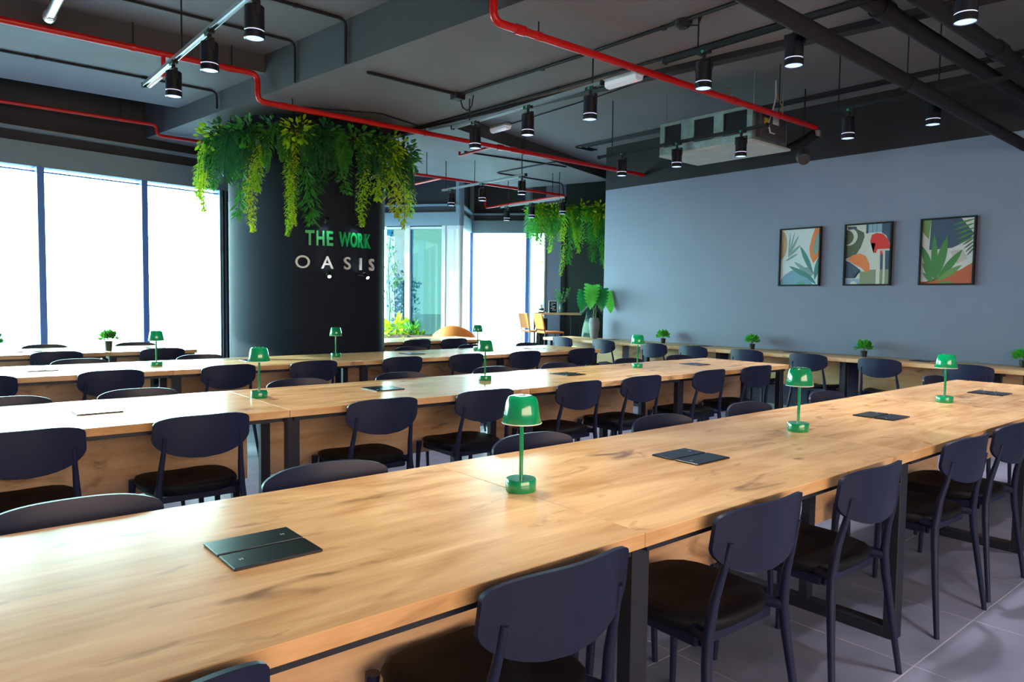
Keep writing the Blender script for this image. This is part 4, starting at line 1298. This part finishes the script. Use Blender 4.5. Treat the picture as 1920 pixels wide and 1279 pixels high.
    # heart lobes at the base
R3, U3 = Vector((rt.x, rt.y, 0)).normalized(), Vector((0, 0, 1))
tc_ = -Vector((fwd.x, fwd.y, 0)).normalized()
def mp(px_r, z): return R3 * px_r + U3 * z
for k, (r0, z0, r1, z1, W_, dep, tilt) in enumerate([(-.15, .50, -.21, .19, .13, .03, -.5), (-.05, .58, -.08, .22, .14, .10, -.1), (.09, .53, .09, .20, .135, .08, .2), (.21, .50, .24, .17, .13, -.02, .5), (.02, .56, .03, .28, .12, -.06, 0)]):
    b_ = mp(r0, z0) + tc_ * dep; tip = mp(r1, z1) + tc_ * (dep + .06)
    bm = bmesh.new()
    monstera(bm, b_, tip, tc_ + R3 * tilt * .5, W_)
    bmesh.ops.triangulate(bm, faces=bm.faces[:])
    l_ = obj('leaf', bm, [L_MON, L_BRIGHT][k in (1, 3)], t)
    bm = bmesh.new()
    j = Vector((.012 * math.cos(k * 1.3), .012 * math.sin(k * 1.3), 0))
    tube(bm, [j + Vector((0, 0, -.01)), j * 2 + Vector((0, 0, .12)), (j * 2 + b_) * .5 + Vector((0, 0, .12)), b_], .0045, 6)
    obj('stalk', bm, STEMM, t)

# ------------------------------------------------------------------ bar table corner
D2 = Vector((fwd.x, fwd.y, 0)).normalized()
def vp(px, depth, z):
    """plan point seen in pixel column px at given distance along the view"""
    lat = (px - 960) / F_PX * depth
    p = D2 * depth + R3 * lat
    return Vector((p.x, p.y, z))
ang = math.atan2(R3.y, R3.x)
bt = thing('bar_table', 'high narrow oak bar table in the far right corner', 'table', vp(1044, 14.15, 0), ang)
obj('tabletop', B(-.46, .46, -.22, .22, 1.025, 1.065, bev=.003, seg=1), OAKE, bt)
for x_, y_ in ((-.44, -.20), (-.44, .20), (.44, -.20), (.44, .20), (.26, -.2)):
    obj('leg', B(x_ - .012, x_ + .012, y_ - .012, y_ + .012, 0, 1.025), STEEL, bt)
obj('foot_rail', B(-.44, .44, -.012, .012, .25, .275), STEEL, bt)
def bar_chair(label, loc, rz):
    t = thing('bar_chair', label, 'chair', loc, rz, 'tan leather bar chairs')
    bm = bmesh.new()
    box(bm, -.20, .20, -.19, .20, .70, .735, bev=.012)
    obj('seat', bm, TANL, t)
    bm = bmesh.new(); box(bm, -.20, .20, -.014, .014, -.13, .16, bev=.012)
    o = obj('backrest', bm, TANL, t, loc=(0, -.215, .90)); o.rotation_euler = (.22, 0, 0)
    obj('seam', B(-.19, .19, -.0155, -.013, .06, .064), mat('seam_tan', (.35, .10, .03), .5), o)
    for sx in (-1, 1):
        obj('leg', tube(bmesh.new(), [(sx * .185, .19, .70), (sx * .21, .22, 0)], .010, 8), STEEL, t)
        obj('leg', tube(bmesh.new(), [(sx * .185, -.24, 1.0), (sx * .185, -.18, .70), (sx * .21, -.22, 0)], .010, 8), STEEL, t)
    obj('foot_rest', tube(bmesh.new(), [(-.2, .21, .28), (.2, .21, .28)], .009, 8), STEEL, t)
    return t
bar_chair('tan leather bar chair, left of two at high table', vp(1002, 13.75, 0), ang - 1.15)
bar_chair('tan leather bar chair, right of two at high table', vp(1031, 13.3, 0), ang - 1.2)
# things on the bar table
p = vp(1014, 14.1, 1.065)
t = thing('figurine', 'small black and white guitar shaped figurine on the bar table', 'figurine', p, ang)
obj('base', B(-.06, .06, -.03, .03, 0, .02), BLACKM, t)
obj('body', lathe(bmesh.new(), [(0, .02), (.045, .03), (.05, .07), (.032, .10), (.038, .13), (.02, .16), (0, .165)], 16), SIGNW, t, smooth=True)
obj('patch', lathe(bmesh.new(), [(0, .045), (.048, .05), (.052, .075), (0, .08)], 16), BLACKM, t)
obj('neck', tube(bmesh.new(), [(0, 0, .16), (0, 0, .30)], .008, 8), TERRA, t)
p = vp(1036, 14.12, 1.065)
t = thing('menu_board', 'small framed dark board leaning on the bar table', 'sign', p, ang)
fr_ = obj('board', B(-.075, .075, -.008, .008, 0, .22), BLACKM, t)
bm = bmesh.new(); box(bm, -.085, -.075, -.012, .012, 0, .23); box(bm, .075, .085, -.012, .012, 0, .23); box(bm, -.085, .085, -.012, .012, .22, .23)
obj('frame', bm, SIGNW, t)
bm = bmesh.new()
for i, (a, b) in enumerate(((-.04, .05), (-.05, .0), (-.03, .04), (-.05, .02), (-.02, .05))):
    box(bm, a, b, -.0095, -.008, .18 - i * .033, .188 - i * .033)
obj('chalk_lines', bm, SIGNW, t)
p = vp(1051, 14.1, 1.065)
t = thing('glass_vase', 'green glazed jar with fine leafy sprigs on bar table', 'plant', p, ang)
obj('jar', lathe(bmesh.new(), [(0, 0), (.05, 0), (.062, .04), (.062, .13), (.045, .17), (.045, .185), (.038, .185), (.04, .16), (0, .15)], 24), GPOT, t, smooth=True)
bm = bmesh.new(); bs = bmesh.new(); r = random.Random(3)
for i in range(14):
    a = r.uniform(0, 6.28); sp_ = r.uniform(.05, .2); hh = r.uniform(.25, .46)
    e_ = Vector((sp_ * math.cos(a), sp_ * math.sin(a), hh))
    tube(bs, [(0, 0, .15), e_ * .5 + Vector((0, 0, .08)), e_], .003, 4)
    for q in range(12):
        s = r.uniform(.45, 1)
        leaf(bm, e_ * s + Vector((0, 0, .05)), rvec(r) + Vector((0, 0, .4)), (0, 0, 1), .05, .02, seg=3)
obj('stem', bs, STEMM, t); obj('foliage', bm, L_MID, t)
# dark cabinet with bin under the bar table
t = thing('side_cabinet', 'black slim cabinet standing under the bar table', 'cabinet', vp(1016, 14.3, 0), ang)
obj('body', B(-.10, .10, -.12, .12, .02, .95, bev=.004, seg=1), BLACKM, t)
obj('plinth', B(-.09, .09, -.11, .11, 0, .02), STEEL, t)

# hanging garden in front of the dark wall
hgp = vp(1070, 14.1, 3.0)
hg = thing('hanging_trough', 'dark trough of hanging greenery beside the bar table', 'planter', hgp, ang)
obj('trough', B(-.72, .85, -.10, .10, -.06, .06), BLACKM, hg)
for x_ in (-.6, .7): obj('hanger', tube(bmesh.new(), [(x_, 0, .06), (x_, 0, 3.85 - 3.0)], .006, 6), BLACKM, hg)
GH = 'greenery in the far hanging trough'
far_v = [(1000, .55, L_MID, (.09, .03)), (1013, 1.0, L_YEL, (.045, .02)), (1028, .8, L_LIME, (.05, .022)), (1052, 1.25, L_LIME, (.035, .016)), (1066, 1.0, L_MID, (.09, .022)), (1084, .8, L_LIME, (.06, .022)), (1108, .95, L_MID, (.10, .024)), (1124, 1.0, L_BRIGHT, (.10, .024)), (1133, 1.1, L_LIME, (.04, .018))]
for k, (px, Lv, m, ls) in enumerate(far_v):
    p = vp(px, 13.98, 3.03)
    hang_vine('trailing_vine', 'trailing vine, %s along the far hanging trough' % (ORD[k] if k == 0 else ORD[k] + ' from left'), 'vine', p, (-D2.x, -D2.y), Lv, m, .10, ls, 330, 300 + k, .04, GH, .08)
for k, px in enumerate((994, 1008, 1024, 1042, 1060, 1078, 1096, 1112, 1126)):
    p = vp(px, 13.98, 3.02 + .05 * (k % 2))
    hang_fern('bright fern, %s along the far hanging trough' % nth(k), p, (-D2.x, -D2.y), [L_BRIGHT, L_LIME, L_MID][k % 3], 400 + k, 5, [.75, .55][k % 2], .15, .026, GH, nl=15, ang=.85, spread=.8)
for k, px in enumerate((1000, 1032, 1050, 1088, 1118)):
    p = vp(px, 13.95, 3.0)
    bush_clump('trailing_ivy', 'tuft of lime ivy, %s in the far hanging trough' % nth(k), 'ivy', p, (-D2.x, -D2.y), [L_LIME, L_YEL, L_BRIGHT][k % 3], 450 + k, .20, 130, (.08, .045), GH)

# ------------------------------------------------------------------ lounge by the far windows
t = thing('armchair', 'tan leather tub armchair beyond the short table', 'armchair', vp(852, 13.0, 0), ang + PI)
bm = bmesh.new()
n = 20
def tub(a): 
    return Vector((.38 * math.cos(a), .36 * math.sin(a), 0))
rows = []
for k in range(n + 1):
    a = math.radians(-20 + 220 * k / n)
    hgt = .62 + .22 * math.sin(PI * k / n) ** 2
    c = tub(a)
    o_ = c * 1.0; i_ = c * .80
    rows.append([bm.verts.new((o_.x, o_.y, .16)), bm.verts.new((o_.x * 1.06, o_.y * 1.06, hgt * .75)), bm.verts.new((o_.x * 1.05, o_.y * 1.05, hgt - .02)), bm.verts.new((c.x * .95, c.y * .95, hgt)), bm.verts.new((i_.x, i_.y, hgt - .04)), bm.verts.new((i_.x, i_.y, .16))])
for a, b in zip(rows, rows[1:]):
    for i in range(5): bm.faces.new((a[i], b[i], b[i + 1], a[i + 1]))
    bm.faces.new((a[5], b[5], b[0], a[0]))
bm.faces.new(rows[0]); bm.faces.new(rows[-1][::-1])
obj('back_shell', bm, TANL, t, smooth='all')
bm = lathe(bmesh.new(), [(0, .18), (.30, .18), (.32, .24), (.32, .40), (.28, .44), (0, .45)], 28)
obj('seat_cushion', bm, TANL, t, smooth=True)
obj('base', lathe(bmesh.new(), [(0, 0), (.22, 0), (.22, .03), (.05, .05), (.05, .18), (0, .18)], 24), STEEL, t)
pl = thing('floor_planter', 'brown floor planter box below the far left window', 'planter', vp(752, 13.7, 0), ang - .25)
bm = bmesh.new(); box(bm, -.75, .75, -.14, -.12, 0, .62); box(bm, -.75, .75, .12, .14, 0, .62); box(bm, -.75, -.73, -.12, .12, 0, .62); box(bm, .73, .75, -.12, .12, 0, .62); box(bm, -.73, .73, -.12, .12, 0, .55)
obj('box', bm, TERRA, pl)
for k, (px, m, R_, z, ls, n_) in enumerate([(722, L_LIME, .14, .60, (.13, .07), 50), (742, L_YEL, .20, .66, (.15, .09), 60), (756, L_LIME, .15, .60, (.15, .08), 45), (772, L_BRIGHT, .15, .58, (.16, .08), 40), (786, L_LIME, .10, .56, (.10, .05), 40)]):
    p = vp(px, 13.7, z - .05)
    bush_clump('planter_shrub', 'lime leafed shrub, %s in the floor planter' % (ORD[k] if k == 0 else ORD[k] + ' from left'), 'shrub', p, None, m, 500 + k, R_, n_, ls, 'shrubs in the floor planter')
t = thing('sapling', 'tall sparse sapling with thin twigs by the window', 'tree', vp(728, 13.75, .55))
bm = bmesh.new(); bl = bmesh.new(); r = random.Random(9)
tube(bm, [(0, 0, 0), (.03, 0, .6), (.0, .02, 1.3), (.04, 0, 2.0)], [.012, .010, .008, .004], 6)
for i in range(26):
    z = r.uniform(.5, 1.95); a = r.uniform(0, 6.28)
    e_ = Vector((.35 * math.cos(a) * r.uniform(.4, 1), .35 * math.sin(a) * r.uniform(.4, 1), z + r.uniform(-.05, .2)))
    tube(bm, [(0.01, 0, z - .1), e_], [.004, .0015], 4)
    for q in range(9):
        s = r.uniform(.35, 1)
        leaf(bl, Vector((0, 0, z - .1)).lerp(e_, s), rvec(r), (0, 0, 1), .075, .022, seg=3)
obj('trunk', bm, STEMM, t); obj('foliage', bl, L_MID, t)
# tree outside the tinted window
t = thing('street_tree', 'tree standing outside the blue tinted window', 'tree', vp(757, 17.5, -.2))
bm = bmesh.new(); bl = bmesh.new(); r = random.Random(12)
tube(bm, [(0, 0, 0), (.03, 0, .9), (0, .02, 1.9)], [.05, .04, .02], 8)
for i in range(420):
    d = rvec(r).normalized()
    p = Vector((d.x * .38, d.y * .38, d.z * .62)) * r.random() ** .4 + Vector((0, 0, 1.55))
    leaf(bl, p, rvec(r), rvec(r), .12, .06, seg=3)
obj('trunk', bm, STEMM, t); obj('crown', bl, L_TREE, t)

# ------------------------------------------------------------------ person behind the counter end
pp_ = vp(1110, 13.5, 0)
PSC = .965
person = thing('person', 'person in dark green clothes, hands raised to the face, behind the vase', 'person', pp_, math.atan2(-D2.y, -D2.x) + PI / 2)
def skin_mesh(name, verts, edges, radii, m, parent, sub=2, root=0):
    me = bpy.data.meshes.new(name); me.from_pydata(verts, edges, []); me.update()
    o = bpy.data.objects.new(name, me); COL.objects.link(o)
    md = o.modifiers.new('skin', 'SKIN'); md.use_smooth_shade = True
    for i, rr in enumerate(radii):
        me.skin_vertices[0].data[i].radius = rr if isinstance(rr, tuple) else (rr, rr)
    me.skin_vertices[0].data[root].use_root = True
    sb = o.modifiers.new('sub', 'SUBSURF'); sb.levels = sub; sb.render_levels = sub
    dg = bpy.context.evaluated_depsgraph_get()
    me2 = bpy.data.meshes.new_from_object(o.evaluated_get(dg))
    bpy.data.objects.remove(o)
    me2.materials.clear(); me2.materials.append(m)
    for p in me2.polygons: p.use_smooth = True
    return objm(name, me2, parent)
# the figure faces -Y in its own frame
V = [(0, 0, .95), (0, 0, 1.10), (0, 0, 1.28), (0, 0, 1.38), (0, -.01, 1.44),
     (-.17, 0, 1.34), (-.22, -.06, 1.10), (-.08, -.22, 1.26), (.17, 0, 1.34), (.22, -.06, 1.10), (.08, -.22, 1.26),
     (-.09, 0, .90), (-.09, -.01, .50), (-.09, .02, .09), (-.09, -.09, .035), (.09, 0, .90), (.09, -.01, .50), (.09, .02, .09), (.09, -.09, .035)]
E_ = [(0, 1), (1, 2), (2, 3), (3, 4), (2, 5), (5, 6), (6, 7), (2, 8), (8, 9), (9, 10), (0, 11), (11, 12), (12, 13), (13, 14), (0, 15), (15, 16), (16, 17), (17, 18)]
Rr = [(.14, .10), (.125, .09), (.14, .095), (.06, .055), (.045, .045), .055, .042, .032, .055, .042, .032, .085, .06, .04, .035, .085, .06, .04, .035]
skin_mesh('body', V, E_, Rr, CLOTH, person)
bm = bmesh.new(); lathe(bm, [(.135, 1.0), (.15, .97), (.19, .80), (.24, .40), (.25, .22), (.24, .22), (.18, .8), (.13, .98)], 28)
obj('skirt', bm, SKIRTC, person, smooth=True)
bm = lathe(bmesh.new(), [(0, 1.42), (.045, 1.425), (.062, 1.46), (.073, 1.52), (.076, 1.56), (.068, 1.61), (.045, 1.635), (0, 1.645)], 24)
for v in bm.verts: v.co.y *= 1.15
hd = obj('head', bm, SKIN, person, smooth='all')
bm = bmesh.new()
for s in (-1, 1):
    lathe(bm, [(0, 1.525), (.009, 1.53), (.009, 1.538), (0, 1.543)], 10, s * .028, -.078)
obj('eyes', bm, HAIR, hd)
bm = bmesh.new(); tube(bm, [(0, -.082, 1.535), (0, -.10, 1.505), (0, -.08, 1.495)], [.006, .011, .009], 8)
obj('nose', bm, SKIN, hd, smooth=True)
obj('mouth', B(-.02, .02, -.083, -.070, 1.470, 1.478, bev=.003), mat('lips', (.35, .10, .09), .5), hd)
bm = bmesh.new()
for s in (-1, 1): tube(bm, [(s * .072, 0, 1.50), (s * .080, .005, 1.53), (s * .074, .005, 1.55)], [.008, .012, .008], 8)
obj('ears', bm, SKIN, hd, smooth=True)
bm = bmesh.new()
prof_n = 24
lathe(bm, [(.050, 1.36), (.085, 1.42), (.088, 1.52), (.084, 1.60), (.06, 1.645), (0, 1.662)], prof_n, 0, .02)
kill = [v for v in bm.verts if v.co.y < -.03 and v.co.z < 1.59]
bmesh.ops.delete(bm, geom=kill, context='VERTS')
obj('hair', bm, HAIR, person, smooth='all')
for s in (-1, 1):
    base = Vector((s * .08, -.22, 1.26)); pal = Vector((s * .055, -.215, 1.345))
    V = [tuple(base), tuple((base + pal) * .5), tuple(pal)]; E_ = [(0, 1), (1, 2)]; Rr = [.024, (.03, .018), (.034, .016)]
    for f_, (dx, ln) in enumerate(((-.026, .065), (-.009, .075), (.009, .072), (.025, .056))):
        a = pal + Vector((dx * s, -.002, .01)); b = a + Vector((-s * .008, -.012, ln * .5)); c = b + Vector((-s * .012, .012, ln * .4))
        i0 = len(V); V += [tuple(a), tuple(b), tuple(c)]; E_ += [(2, i0), (i0, i0 + 1), (i0 + 1, i0 + 2)]; Rr += [.0095, .0085, .007]
    a = (base + pal) * .5 + Vector((-s * .03, .01, .01)); b = a + Vector((-s * .014, .005, .035))
    i0 = len(V); V += [tuple(a), tuple(b)]; E_ += [(1, i0), (i0, i0 + 1)]; Rr += [.010, .0085]
    skin_mesh('hand', V, E_, Rr, SKIN, person, 1)
person.scale = (PSC, PSC, PSC)
